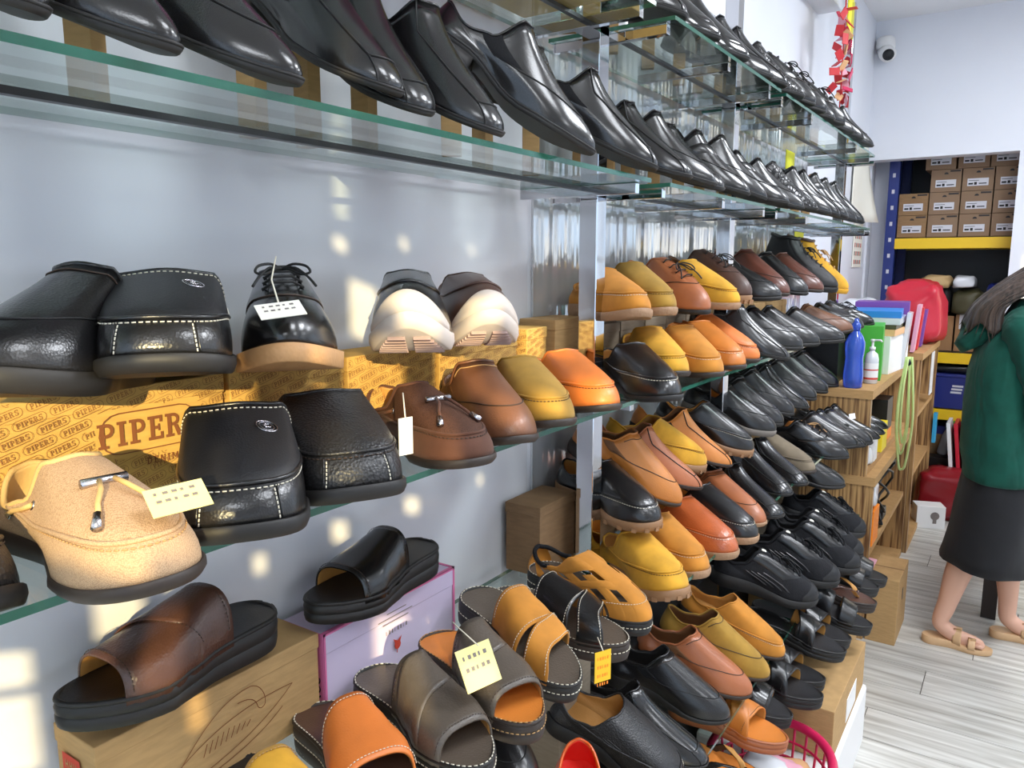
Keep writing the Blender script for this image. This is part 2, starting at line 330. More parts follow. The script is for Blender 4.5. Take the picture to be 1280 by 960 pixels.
# ================================================================= shoes: kind, colour, heel position, heading, tilt, label, group
SHOES = [
    ('dress', 'blk', (0.069, 0.170, 1.781), 25, 24, 'plain black leather dress shoe, first from left on second-highest glass shelf', 'black dress shoes on the second-highest shelf'),
    ('dress', 'blk', (0.061, 0.285, 1.779), 22, 24, 'plain black leather dress shoe, second from left on second-highest glass shelf', 'black dress shoes on the second-highest shelf'),
    ('dress', 'blk', (0.059, 0.412, 1.778), 22, 24, 'plain black leather dress shoe, third from left on second-highest glass shelf', 'black dress shoes on the second-highest shelf'),
    ('bike', 'blk', (0.018, 0.650, 1.827), 8, 29, 'black square-toed dress shoe with seams, fourth from left on second-highest glass shelf', 'black dress shoes on the second-highest shelf'),
    ('bike', 'blk', (0.013, 0.752, 1.824), -1, 31, 'black square-toed dress shoe with seams, fifth from left on second-highest glass shelf', 'black dress shoes on the second-highest shelf'),
    ('bike', 'blk', (0.045, 0.820, 1.807), 8, 30, 'black square-toed dress shoe with seams, sixth from left on second-highest glass shelf', 'black dress shoes on the second-highest shelf'),
    ('dress', 'blk', (0.133, 0.896, 1.812), 38, 32, 'plain black leather dress shoe, seventh from left on second-highest glass shelf', 'black dress shoes on the second-highest shelf'),
    ('croc', 'blk', (0.043, 1.117, 1.814), -3, 30, 'black embossed dress shoe, eighth from left on second-highest glass shelf', 'black dress shoes on the second-highest shelf'),
    ('bike', 'blk', (0.095, 1.174, 1.792), 31, 27, 'black square-toed dress shoe with seams, ninth from left on second-highest glass shelf', 'black dress shoes on the second-highest shelf'),
    ('bike', 'blk', (0.037, 1.468, 1.769), 11, 21, 'black square-toed dress shoe with seams, tenth from left on second-highest glass shelf', 'black dress shoes on the second-highest shelf'),
    ('dress', 'blk', (0.049, 1.568, 1.772), 21, 22, 'plain black leather dress shoe, eleventh from left on second-highest glass shelf', 'black dress shoes on the second-highest shelf'),
    ('bike', 'blk', (0.018, 1.745, 1.765), 3, 21, 'black square-toed dress shoe with seams, twelfth from left on second-highest glass shelf', 'black dress shoes on the second-highest shelf'),
    ('buckle', 'blk', (0.041, 1.840, 1.771), 21, 22, 'black dress shoe with buckle strap, thirteenth from left on second-highest glass shelf', 'black dress shoes on the second-highest shelf'),
    ('dress', 'blk', (0.060, 1.954, 1.784), 27, 25, 'plain black leather dress shoe, fourteenth from left on second-highest glass shelf', 'black dress shoes on the second-highest shelf'),
    ('buckle', 'blk', (0.062, 2.102, 1.738), 25, 16, 'black dress shoe with buckle strap, fifteenth from left on second-highest glass shelf', 'black dress shoes on the second-highest shelf'),
    ('dress', 'blk', (0.057, 2.310, 1.747), 25, 18, 'plain black leather dress shoe, sixteenth from left on second-highest glass shelf', 'black dress shoes on the second-highest shelf'),
    ('croc', 'blk', (0.068, 2.433, 1.749), 25, 18, 'black embossed dress shoe, seventeenth from left on second-highest glass shelf', 'black dress shoes on the second-highest shelf'),
    ('dress', 'blk', (0.068, 2.659, 1.765), 26, 21, 'plain black leather dress shoe, eighteenth from left on second-highest glass shelf', 'black dress shoes on the second-highest shelf'),
    ('bike', 'blk', (0.071, 2.785, 1.770), 26, 22, 'black square-toed dress shoe with seams, nineteenth from left on second-highest glass shelf', 'black dress shoes on the second-highest shelf'),
    ('buckle', 'blk', (0.072, 2.947, 1.780), 26, 24, 'black dress shoe with buckle strap, twentieth from left on second-highest glass shelf', 'black dress shoes on the second-highest shelf'),
    ('dress', 'blk', (0.071, 3.120, 1.778), 26, 24, 'plain black leather dress shoe, twenty-first from left on second-highest glass shelf', 'black dress shoes on the second-highest shelf'),
    ('bike', 'blk', (0.071, 3.291, 1.783), 26, 25, 'black square-toed dress shoe with seams, twenty-second from left on second-highest glass shelf', 'black dress shoes on the second-highest shelf'),
    ('bike', 'blk', (0.031, 1.417, 2.078), 24, 21, 'black square-toed dress shoe with seams, first from left on topmost glass shelf', 'black dress shoes on the topmost shelf'),
    ('patent', 'blk', (0.034, 1.604, 2.080), 24, 21, 'glossy black patent dress shoe, second from left on topmost glass shelf', 'black dress shoes on the topmost shelf'),
    ('patent', 'blk', (0.046, 1.775, 2.074), 26, 21, 'glossy black patent dress shoe, third from left on topmost glass shelf', 'black dress shoes on the topmost shelf'),
    ('dress', 'blk', (0.044, 1.975, 2.067), 26, 20, 'plain black leather dress shoe, fourth from left on topmost glass shelf', 'black dress shoes on the topmost shelf'),
    ('bike', 'blk', (0.050, 2.093, 2.067), 26, 20, 'black square-toed dress shoe with seams, fifth from left on topmost glass shelf', 'black dress shoes on the topmost shelf'),
    ('croc', 'blk', (0.054, 2.264, 2.067), 26, 20, 'black embossed dress shoe, sixth from left on topmost glass shelf', 'black dress shoes on the topmost shelf'),
    ('derby', 'blk', (0.058, 2.396, 2.072), 27, 21, 'black laced dress shoe, seventh from left on topmost glass shelf', 'black dress shoes on the topmost shelf'),
    ('derby', 'blk', (0.055, 2.548, 2.069), 26, 20, 'black laced dress shoe, eighth from left on topmost glass shelf', 'black dress shoes on the topmost shelf'),
    ('buckle', 'blk', (0.055, 2.676, 2.066), 26, 20, 'black dress shoe with buckle strap, ninth from left on topmost glass shelf', 'black dress shoes on the topmost shelf'),
    ('derby', 'blk', (0.064, 2.812, 2.074), 27, 21, 'black laced dress shoe, tenth from left on topmost glass shelf', 'black dress shoes on the topmost shelf'),
    ('dress', 'blk', (0.060, 2.991, 2.069), 27, 20, 'plain black leather dress shoe, eleventh from left on topmost glass shelf', 'black dress shoes on the topmost shelf'),
    ('bike', 'blk', (0.066, 3.166, 2.077), 27, 22, 'black square-toed dress shoe with seams, twelfth from left on topmost glass shelf', 'black dress shoes on the topmost shelf'),
    ('dress', 'blk', (0.069, 3.373, 2.077), 27, 22, 'plain black leather dress shoe, thirteenth from left on topmost glass shelf', 'black dress shoes on the topmost shelf'),
    ('mocblk', 'blk', (0.026, 0.229, 1.171), -6, -15, 'dark moccasin cut off by left edge of middle shelf', 'shoes along the front of the middle shelf'),
    ('beige', 'beige', (0.103, 0.343, 1.238), -7, -3, 'beige woven driving loafer with metal toggle and small price tag', 'shoes along the front of the middle shelf'),
    ('mocemb', 'blk', (0.111, 0.571, 1.250), -35, -0, 'black leather moccasin with white stitching and round emblem on middle shelf front', 'shoes along the front of the middle shelf'),
    ('mocblk', 'blk', (0.099, 0.688, 1.241), -29, -2, 'black pebbled moccasin right of the emblem moccasin with tan lining', 'shoes along the front of the middle shelf'),
    ('woven', 'brown', (0.086, 0.847, 1.247), -21, -0, 'brown perforated suede loafer with metal toggle and hanging cream tag', 'shoes along the front of the middle shelf'),
    ('slipon', 'mbrown', (0.104, 1.009, 1.236), -33, -3, 'mid-brown leather slip-on right of the perforated suede loafer', 'shoes along the front of the middle shelf'),
    ('moc', 'olive', (0.102, 1.135, 1.248), -35, -1, 'olive nubuck moccasin, seventh from left on front of the middle shelf', 'shoes along the front of the middle shelf'),
    ('moc', 'orange', (0.098, 1.279, 1.243), -32, -2, 'orange leather moccasin, eighth from left on front of the middle shelf', 'shoes along the front of the middle shelf'),
    ('moc', 'blk', (0.139, 1.501, 1.247), -37, 1, 'black leather moccasin, ninth from left on front of the middle shelf', 'shoes along the front of the middle shelf'),
    ('moc', 'yellow', (0.106, 1.693, 1.264), -44, -0, 'yellow nubuck moccasin, tenth from left on front of the middle shelf', 'shoes along the front of the middle shelf'),
    ('moc', 'tan', (0.131, 1.797, 1.271), -40, 4, 'tan suede moccasin, eleventh from left on front of the middle shelf', 'shoes along the front of the middle shelf'),
    ('moc', 'tanor', (0.112, 1.927, 1.275), -32, 5, 'orange-tan leather moccasin, twelfth from left on front of the middle shelf', 'shoes along the front of the middle shelf'),
    ('moc', 'orange', (0.044, 2.026, 1.300), -3, 12, 'orange leather moccasin, thirteenth from left on front of the middle shelf', 'shoes along the front of the middle shelf'),
    ('bike', 'blk', (0.081, 2.125, 1.323), 14, 18, 'black square-toed dress shoe with seams, fourteenth from left on front of the middle shelf', 'shoes along the front of the middle shelf'),
    ('slipon', 'blk', (0.070, 2.324, 1.289), 15, 10, 'round-toed black slip-on shoe, fifteenth from left on front of the middle shelf', 'shoes along the front of the middle shelf'),
    ('slipon', 'blk', (0.084, 2.476, 1.279), 15, 8, 'round-toed black slip-on shoe, sixteenth from left on front of the middle shelf', 'shoes along the front of the middle shelf'),
    ('slipon', 'blk', (0.119, 2.679, 1.257), 15, 4, 'round-toed black slip-on shoe, seventeenth from left on front of the middle shelf', 'shoes along the front of the middle shelf'),
    ('slipon', 'mbrown', (0.076, 3.072, 1.241), 15, -0, 'brown leather slip-on shoe, eighteenth from left on front of the middle shelf', 'shoes along the front of the middle shelf'),
    ('slipon', 'blk', (0.078, 3.284, 1.236), 15, -1, 'round-toed black slip-on shoe, nineteenth from left on front of the middle shelf', 'shoes along the front of the middle shelf'),
    ('derby', 'blk', (0.075, 3.492, 1.245), 15, 1, 'black laced dress shoe, twentieth from left on front of the middle shelf', 'shoes along the front of the middle shelf'),
    ('slipthick', 'blk', (0.044, 0.489, 1.366), -53, -5, 'black thick-soled slip-on lying side-on on the leftmost patterned box', 'shoes on the patterned boxes'),
    ('mocemb', 'blk', (0.035, 0.550, 1.382), -35, -3, 'black moccasin with emblem facing forward on top of patterned box', 'shoes on the patterned boxes'),
    ('derbytan', 'blk', (0.043, 0.701, 1.360), -37, -6, 'black laced shoe with tan sole and white tag on patterned box', 'shoes on the patterned boxes'),
    ('sport', 'blk', (0.074, 0.927, 1.387), -47, -0, 'black slip-on with white foam sole on patterned box', 'shoes on the patterned boxes'),
    ('sport', 'dbrown', (0.049, 1.072, 1.382), -39, -0, 'dark brown slip-on with white foam sole on patterned box', 'shoes on the patterned boxes'),
    ('moccrepe', 'tan', (0.035, 1.570, 1.380), -35, -2, 'tan moccasin with crepe sole, first past the nearest post on middle shelf boxes', 'shoes on boxes of the middle shelf'),
    ('moccrepe', 'olive', (0.035, 1.693, 1.407), -34, 4, 'olive moccasin with crepe sole, second past the nearest post on middle shelf boxes', 'shoes on boxes of the middle shelf'),
    ('derby', 'rbrown', (0.027, 1.825, 1.437), -22, 12, 'russet laced shoe with dark sole, third past the nearest post on middle shelf boxes', 'shoes on boxes of the middle shelf'),
    ('moccrepe', 'yellow', (0.022, 1.986, 1.427), -15, 9, 'yellow moccasin with crepe sole, fourth past the nearest post on middle shelf boxes', 'shoes on boxes of the middle shelf'),
    ('derbylug', 'dbrown', (0.023, 2.089, 1.441), -16, 10, 'dark brown laced shoe with lug sole, fifth past the nearest post on middle shelf boxes', 'shoes on boxes of the middle shelf'),
    ('slipon', 'blk', (0.014, 2.291, 1.421), 2, 6, 'round-toed black slip-on shoe, sixth past the nearest post on middle shelf boxes', 'shoes on boxes of the middle shelf'),
    ('slipon', 'rdbrown', (0.020, 2.461, 1.472), -12, 15, 'reddish-brown slip-on shoe, seventh past the nearest post on middle shelf boxes', 'shoes on boxes of the middle shelf'),
    ('slipon', 'blk', (0.017, 2.672, 1.467), -7, 15, 'round-toed black slip-on shoe, eighth past the nearest post on middle shelf boxes', 'shoes on boxes of the middle shelf'),
    ('slipon', 'rdbrown', (0.013, 2.878, 1.465), -2, 14, 'reddish-brown slip-on shoe, ninth past the nearest post on middle shelf boxes', 'shoes on boxes of the middle shelf'),
    ('boot', 'blk', (0.013, 3.062, 1.461), -2, 14, 'black lace-up ankle boot, tenth past the nearest post on middle shelf boxes', 'shoes on boxes of the middle shelf'),
    ('boot', 'yboot', (0.013, 3.257, 1.465), 2, 17, 'yellow lace-up work boot, eleventh past the nearest post on middle shelf boxes', 'shoes on boxes of the middle shelf'),
    ('moclug', 'blk', (0.023, 1.517, 0.973), -16, 5, 'black moccasin with tan lug sole, first from left in back row of the lower shelf', 'shoes in the back row of the lower shelf'),
    ('slipon', 'tan', (0.030, 1.528, 1.079), 20, 27, 'tan leather slip-on shoe, second from left in back row of the lower shelf', 'shoes in the back row of the lower shelf'),
    ('bike', 'rbrown', (0.040, 1.599, 1.057), 35, 20, 'russet square-toed slip-on, third from left in back row of the lower shelf', 'shoes in the back row of the lower shelf'),
    ('moclug', 'yellow', (0.041, 1.679, 1.046), 47, 16, 'yellow moccasin with thick gum sole, fourth from left in back row of the lower shelf', 'shoes in the back row of the lower shelf'),
    ('bike', 'tan', (0.039, 1.831, 1.060), 36, 20, 'tan square-toed slip-on, fifth from left in back row of the lower shelf', 'shoes in the back row of the lower shelf'),
    ('moclug', 'blk', (0.024, 2.032, 1.048), 18, 17, 'black moccasin with tan lug sole, sixth from left in back row of the lower shelf', 'shoes in the back row of the lower shelf'),
    ('slipgrey', 'blk', (0.023, 2.254, 1.051), 15, 14, 'black slip-on with grey sole, seventh from left in back row of the lower shelf', 'shoes in the back row of the lower shelf'),
    ('slipon', 'blk', (0.022, 2.363, 1.082), 15, 18, 'round-toed black slip-on shoe, eighth from left in back row of the lower shelf', 'shoes in the back row of the lower shelf'),
    ('slipon', 'blk', (0.022, 2.493, 1.094), 15, 18, 'round-toed black slip-on shoe, ninth from left in back row of the lower shelf', 'shoes in the back row of the lower shelf'),
    ('bike', 'blk', (0.022, 2.655, 1.091), 15, 17, 'black square-toed dress shoe with seams, tenth from left in back row of the lower shelf', 'shoes in the back row of the lower shelf'),
    ('slipon', 'blk', (0.022, 2.805, 1.093), 15, 17, 'round-toed black slip-on shoe, eleventh from left in back row of the lower shelf', 'shoes in the back row of the lower shelf'),
    ('slipon', 'blk', (0.022, 2.988, 1.089), 15, 16, 'round-toed black slip-on shoe, twelfth from left in back row of the lower shelf', 'shoes in the back row of the lower shelf'),
    ('slipon', 'blk', (0.022, 3.182, 1.087), 15, 16, 'round-toed black slip-on shoe, thirteenth from left in back row of the lower shelf', 'shoes in the back row of the lower shelf'),
    ('fisher', 'tan', (0.111, 1.257, 0.865), -11, 4, 'tan closed-toe fisherman sandal with cut-out slots and buckle straps', 'shoes in the front row of the lower shelf'),
    ('moclug', 'yellow', (0.148, 1.522, 0.810), -34, -7, 'yellow moccasin with thick gum sole, first beyond the fisherman sandal in lower front row', 'shoes in the front row of the lower shelf'),
    ('moccrepe', 'tan', (0.131, 1.664, 0.823), -31, -2, 'tan moccasin with crepe sole, second beyond the fisherman sandal in lower front row', 'shoes in the front row of the lower shelf'),
    ('moccrepe', 'chest', (0.128, 1.767, 0.843), -21, 2, 'shiny chestnut moccasin with white stitching, third beyond the fisherman sandal in lower front row', 'shoes in the front row of the lower shelf'),
    ('moccrepe', 'blk', (0.133, 1.867, 0.855), -17, 4, 'black moccasin with crepe sole, fourth beyond the fisherman sandal in lower front row', 'shoes in the front row of the lower shelf'),
    ('slipcrepe', 'rbrown', (0.121, 2.021, 0.849), -21, 3, 'russet slip-on with crepe sole, fifth beyond the fisherman sandal in lower front row', 'shoes in the front row of the lower shelf'),
    ('bike', 'blk', (0.133, 2.155, 0.843), -25, 3, 'black square-toed dress shoe with seams, sixth beyond the fisherman sandal in lower front row', 'shoes in the front row of the lower shelf'),
    ('bike', 'blk', (0.107, 2.324, 0.875), -23, 7, 'black square-toed dress shoe with seams, seventh beyond the fisherman sandal in lower front row', 'shoes in the front row of the lower shelf'),
    ('bike', 'blk', (0.111, 2.449, 0.867), -19, 6, 'black square-toed dress shoe with seams, eighth beyond the fisherman sandal in lower front row', 'shoes in the front row of the lower shelf'),
    ('moc', 'taupe', (0.109, 2.558, 0.863), -16, 4, 'taupe nubuck moccasin, ninth beyond the fisherman sandal in lower front row', 'shoes in the front row of the lower shelf'),
    ('derby', 'tan', (0.121, 2.892, 0.837), -19, 1, 'tan laced shoe, tenth beyond the fisherman sandal in lower front row', 'shoes in the front row of the lower shelf'),
    ('derby', 'blk', (0.137, 2.739, 0.870), 8, 7, 'black laced dress shoe, eleventh beyond the fisherman sandal in lower front row', 'shoes in the front row of the lower shelf'),
    ('slipon', 'blk', (0.144, 2.914, 0.869), 8, 6, 'round-toed black slip-on shoe, twelfth beyond the fisherman sandal in lower front row', 'shoes in the front row of the lower shelf'),
    ('bike', 'blk', (0.154, 2.969, 0.871), 8, 7, 'black square-toed dress shoe with seams, thirteenth beyond the fisherman sandal in lower front row', 'shoes in the front row of the lower shelf'),
    ('slipon', 'blk', (0.179, 3.013, 0.875), 8, 8, 'round-toed black slip-on shoe, fourteenth beyond the fisherman sandal in lower front row', 'shoes in the front row of the lower shelf'),
    ('dress', 'blk', (0.174, 3.142, 0.864), 8, 6, 'plain black leather dress shoe, fifteenth beyond the fisherman sandal in lower front row', 'shoes in the front row of the lower shelf'),
    ('dress', 'blk', (0.176, 3.248, 0.862), 8, 6, 'plain black leather dress shoe, sixteenth beyond the fisherman sandal in lower front row', 'shoes in the front row of the lower shelf'),
    ('dress', 'blk', (0.171, 3.355, 0.855), 9, 4, 'plain black leather dress shoe, seventeenth beyond the fisherman sandal in lower front row', 'shoes in the front row of the lower shelf'),
    ('slipon', 'blk', (0.163, 2.636, 0.782), 22, 8, 'round-toed black slip-on shoe, eighteenth beyond the fisherman sandal in lower front row', 'shoes in the front row of the lower shelf'),
    ('moc', 'tan', (0.177, 1.889, 0.579), 10, 19, 'tan suede moccasin, first from the back of the bottom row', 'shoes in the bottom row'),
    ('slipon', 'olive', (0.178, 1.738, 0.571), 17, 18, 'olive leather slip-on shoe, second from the back of the bottom row', 'shoes in the bottom row'),
    ('slipon', 'rbrown', (0.167, 1.623, 0.564), 19, 16, 'russet round-toed slip-on shoe, third from the back of the bottom row', 'shoes in the bottom row'),
    ('slipon', 'blk', (0.151, 1.502, 0.559), 14, 13, 'round-toed black slip-on shoe, fourth from the back of the bottom row', 'shoes in the bottom row'),
    ('bike', 'blk', (0.152, 1.334, 0.558), 14, 13, 'black square-toed dress shoe with seams, fifth from the back of the bottom row', 'shoes in the bottom row'),
    ('mocblk', 'blk', (0.156, 1.230, 0.594), 15, 21, 'black pebbled moccasin, sixth from the back of the bottom row', 'shoes in the bottom row'),
    ('sneaker', 'blk', (0.196, 2.084, 0.602), 23, 14, 'black mesh sneaker, first from left among the black sneakers', 'black sneakers'),
    ('sneaker', 'blk', (0.210, 2.284, 0.609), 14, 14, 'black mesh sneaker, second from left among the black sneakers', 'black sneakers'),
    ('sneaker', 'blk', (0.240, 2.449, 0.606), 14, 15, 'black mesh sneaker, third from left among the black sneakers', 'black sneakers'),
    ('sneaker', 'blk', (0.230, 2.572, 0.600), 18, 15, 'black mesh sneaker, fourth from left among the black sneakers', 'black sneakers'),
    ('sneaker', 'blk', (0.208, 2.776, 0.611), 22, 16, 'black mesh sneaker, fifth from left among the black sneakers', 'black sneakers'),
    ('slidedark', 'dkbrown', (0.079, 0.634, 1.003), -86, -2, 'deep brown panelled slide sandal on the kraft box', 'sandals on boxes behind the lower shelf'),
    ('slide', 'blk', (0.078, 0.970, 0.991), -85, -1, 'black slide sandal lying on the pink and lilac box', 'sandals on boxes behind the lower shelf'),
    ('slideyel', 'yellow', (0.090, 0.559, 0.820), -18, -6, 'yellow slide sandal cut off by bottom edge of picture', 'sandals along the lower shelf'),
    ('slideor', 'orange', (0.100, 0.690, 0.834), -23, -5, 'orange leather slide with dark footbed and white stitching', 'sandals along the lower shelf'),
    ('slidegrey', 'grey', (0.116, 0.781, 0.856), -15, 1, 'grey-brown panelled slide sandal beside the orange slide', 'sandals along the lower shelf'),
    ('slidetag', 'dkbrown', (0.135, 0.910, 0.863), -21, 1, 'dark grey slide with tan footbed and pale yellow paper tag', 'sandals along the lower shelf'),
    ('crosstan', 'tan', (0.119, 1.030, 0.896), -19, 10, 'tan nubuck slide with diagonal toe strap and white rim stitching', 'sandals along the lower shelf'),
    ('crossblk', 'blk', (0.110, 1.125, 0.853), -4, 2, 'black leather slide with diagonal toe strap and yellow tag', 'sandals along the lower shelf'),
    ('crossbrown', 'tanor', (0.238, 1.690, 0.409), 6, 7, 'orange-tan sandal with two crossing straps, first counting away from the pink basket', 'sandals near the floor'),
    ('slide', 'blk', (0.223, 1.795, 0.431), 5, 11, 'black single-band slide sandal, second counting away from the pink basket', 'sandals near the floor'),
    ('crossb2', 'blk', (0.266, 1.919, 0.406), 7, 6, 'black sandal with two crossing straps, third counting away from the pink basket', 'sandals near the floor'),
    ('crossb2', 'blk', (0.250, 2.022, 0.398), 7, 6, 'black sandal with two crossing straps, fourth counting away from the pink basket', 'sandals near the floor'),
    ('crossb2', 'blk', (0.280, 2.132, 0.469), 7, 12, 'black sandal with two crossing straps, fifth counting away from the pink basket', 'sandals near the floor'),
    ('crossb2', 'blk', (0.274, 2.236, 0.450), 7, 10, 'black sandal with two crossing straps, sixth counting away from the pink basket', 'sandals near the floor'),
    ('slide2', 'blk', (0.313, 2.345, 0.467), 7, 12, 'black two-strap slide sandal, seventh counting away from the pink basket', 'sandals near the floor'),
    ('thong', 'dkbrown', (0.307, 2.449, 0.491), 7, 11, 'dark brown thong sandal, eighth counting away from the pink basket', 'sandals near the floor'),
    ('slide2', 'blk', (0.297, 2.557, 0.499), 7, 11, 'black two-strap slide sandal, ninth counting away from the pink basket', 'sandals near the floor'),
    ('slide2', 'blk', (0.306, 2.663, 0.489), 8, 10, 'black two-strap slide sandal, tenth counting away from the pink basket', 'sandals near the floor'),
    ('thong', 'tanor', (0.230, 1.592, 0.349), 5, 7, 'tan thong sandal with black straps, eleventh counting away from the pink basket', 'sandals near the floor'),
]
SUN_GAPS = [  # openings of the added sun mask, set where sun patches are wanted
    (3.154, 3.184, 2.521, 2.641),
    (3.149, 3.179, 2.472, 2.492),
    (3.319, 3.339, 2.525, 2.545),
    (3.538, 3.553, 2.585, 2.600),
    (3.182, 3.252, 2.345, 2.435),
    (3.120, 3.160, 1.996, 2.031),
    (3.314, 3.359, 2.055, 2.085),
    (3.559, 3.579, 2.128, 2.148),
    (2.952, 2.977, 1.944, 1.974),
    (2.697, 2.767, 1.864, 1.919),
    (2.567, 2.617, 1.816, 1.856),
    (2.557, 2.617, 1.713, 1.803),
    (2.805, 2.865, 1.847, 1.932),
    (3.023, 3.063, 1.761, 1.861),
    (2.853, 2.878, 1.768, 1.838),
    (3.205, 3.295, 1.813, 1.893),
    (3.356, 3.436, 1.844, 1.894),
    (2.597, 2.817, 2.028, 2.178),
    (2.741, 2.941, 2.077, 2.197),
    (2.930, 2.990, 2.174, 2.254),
    (3.158, 3.298, 2.219, 2.309),
    (3.386, 3.456, 2.268, 2.358),
    (3.666, 3.766, 2.394, 2.474),
    (2.799, 2.919, 2.033, 2.133),
    (2.906, 2.986, 2.052, 2.112),
    (2.950, 3.050, 2.083, 2.143),
    (3.102, 3.162, 2.127, 2.187),
    (3.231, 3.351, 2.160, 2.230),
    (3.447, 3.517, 2.230, 2.280),
    (3.565, 3.635, 2.265, 2.305),
    (3.725, 3.815, 2.302, 2.352),
    (3.967, 4.017, 2.365, 2.395),
    (2.872, 2.942, 2.201, 2.251),
    (3.016, 3.116, 2.240, 2.300),
    (3.249, 3.329, 2.313, 2.373),
    (3.403, 3.483, 2.351, 2.411),
]
# ================================================================= setting
def struct(name, mb, mat):
    o = mb.build(name, mat); o['kind'] = 'structure'; return o
def wall_material(name, col, rough=.22, spec=.5):
    m, nt, b, N, L = new_mat(name)
    v = coords(nt)
    vary(nt, b, (col[0] * .96, col[1] * .96, col[2] * .97, 1), col, 2.5, 5, v)
    b.inputs['Roughness'].default_value = rough; b.inputs['Specular IOR Level'].default_value = spec
    n = N.new('ShaderNodeTexNoise'); n.inputs['Scale'].default_value = 5; L.new(v, n.inputs['Vector'])
    add_bump(nt, b, n.outputs['Fac'], .04, .01)
    return m
def panel_material():
    """wavy polished sheet behind the farther bays: stretches reflections into vertical streaks"""
    m, nt, b, N, L = new_mat('polished_wall_panel')
    b.inputs['Base Color'].default_value = rgb(214, 216, 218); b.inputs['Metallic'].default_value = .5; b.inputs['Roughness'].default_value = .09
    v = coords(nt, (1, 7, .5))
    n = N.new('ShaderNodeTexNoise'); n.inputs['Scale'].default_value = 1.6; n.inputs['Detail'].default_value = 2; L.new(v, n.inputs['Vector'])
    add_bump(nt, b, n.outputs['Fac'], .5, .03)
    return m
M['wall_white'] = wall_material('white_gloss_wall', rgb(226, 226, 232), .16)
M['wall_matte'] = wall_material('white_matte_wall', rgb(228, 230, 236), .5, .3)
M['panel'] = panel_material()
M['ceiling'] = wall_material('ceiling_white', rgb(235, 235, 235), .7, .2)
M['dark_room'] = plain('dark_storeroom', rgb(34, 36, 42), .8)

def plank_material(i):
    m, nt, b, N, L = new_mat('grey_oak_plank')
    oi = N.new('ShaderNodeObjectInfo')
    tc = N.new('ShaderNodeTexCoord'); mp = N.new('ShaderNodeMapping'); mp.inputs['Scale'].default_value = (1.2, 16, 1)
    L.new(tc.outputs['Object'], mp.inputs[0]); 
    off = N.new('ShaderNodeVectorMath'); off.operation = 'ADD'; L.new(mp.outputs[0], off.inputs[0])
    cx = N.new('ShaderNodeCombineXYZ'); mu = N.new('ShaderNodeMath'); mu.operation = 'MULTIPLY'; mu.inputs[1].default_value = 40
    L.new(oi.outputs['Random'], mu.inputs[0]); L.new(mu.outputs[0], cx.inputs[0]); L.new(cx.outputs[0], off.inputs[1])
    n = N.new('ShaderNodeTexNoise'); n.inputs['Scale'].default_value = 2.2; n.inputs['Detail'].default_value = 7; n.inputs['Distortion'].default_value = .6; L.new(off.outputs[0], n.inputs['Vector'])
    r = N.new('ShaderNodeValToRGB'); r.color_ramp.elements[0].position = .3; r.color_ramp.elements[1].position = .66
    r.color_ramp.elements[0].color = rgb(158, 154, 146); r.color_ramp.elements[1].color = rgb(212, 210, 204)
    L.new(n.outputs['Fac'], r.inputs[0])
    hs = N.new('ShaderNodeHueSaturation'); rm = N.new('ShaderNodeMapRange'); rm.inputs[3].default_value = .9; rm.inputs[4].default_value = 1.06
    L.new(oi.outputs['Random'], rm.inputs[0]); L.new(rm.outputs[0], hs.inputs['Value']); L.new(r.outputs[0], hs.inputs['Color']); L.new(hs.outputs[0], b.inputs['Base Color'])
    b.inputs['Roughness'].default_value = .32
    add_bump(nt, b, n.outputs['Fac'], .08, .003)
    return m
M['plank'] = plank_material(0)
M['floor_gap'] = plain('floor_gap', rgb(96, 90, 82), .8)

X1, Y0, Y1, ZC, YB = 4.2, -2.0, 7.0, 2.95, 5.3
mb = MB(); mb.box(-.1, X1 + .1, Y0 - .1, Y1 + .1, -.12, -.004); floor = struct('floor', mb, M['floor_gap'])
# planks run across the shop (along x), seen nearest first
me_plank = {}
def plank(x0, x1, y0, y1):
    lx, ly = round(x1 - x0, 3), round(y1 - y0, 3)
    if (lx, ly) not in me_plank:
        mb = MB(); mb.box(0, lx - .003, 0, ly - .003, -.010, 0.0, 0, None, .0012); me_plank[(lx, ly)] = mb.mesh('plank', M['plank'])
    o = link_obj('plank', me_plank[(lx, ly)], floor); o.location = (x0, y0, 0); return o
PW = .19
ny = 0; y = 1.0
while y < 5.6:
    off = (ny * .53) % 1.2
    x = .0 - off
    while x < 2.2:
        a, c = max(x, .0), min(x + 1.2, 2.2)
        if c - a > .05: plank(a, c, y, y + PW)
        x += 1.2
    y += PW; ny += 1
mb = MB(); mb.box(0, X1, Y0, 1.0, -.008, 0); mb.box(2.2, X1, 1.0, Y1, -.008, 0); mb.box(0, 2.2, y, Y1, -.008, 0); o = mb.build('plank_field', M['plank'], floor); o['kind'] = 'stuff'

mb = MB(); mb.box(-.1, X1 + .1, Y0 - .1, YB + .12, ZC, ZC + .1); mb.box(-.1, 1.7, YB + .12, Y1 + .1, ZC, ZC + .1); struct('ceiling', mb, M['ceiling'])
mb = MB(); mb.box(-.1, 0, Y0, 1.405, 0, ZC); wl = struct('wall_left', mb, M['wall_white'])
mb = MB(); mb.box(-.1, -.004, 1.405, 3.80, 0, ZC); o = mb.build('wall_backing', M['wall_matte'], wl)
mb = MB(); mb.box(-.004, .002, 1.425, 3.79, .02, 2.28); o = mb.build('polished_panel', M['panel'], wl)
mb = MB(); mb.box(-.004, .0, 1.405, 3.8, 2.28, ZC); o = mb.build('upper_wall_board', M['wall_matte'], wl)
mb = MB(); mb.box(-.1, .0, 3.80, Y1, 0, ZC); o = mb.build('plain_wall', M['wall_matte'], wl)
# far end: header over the stockroom opening and the wall right of it

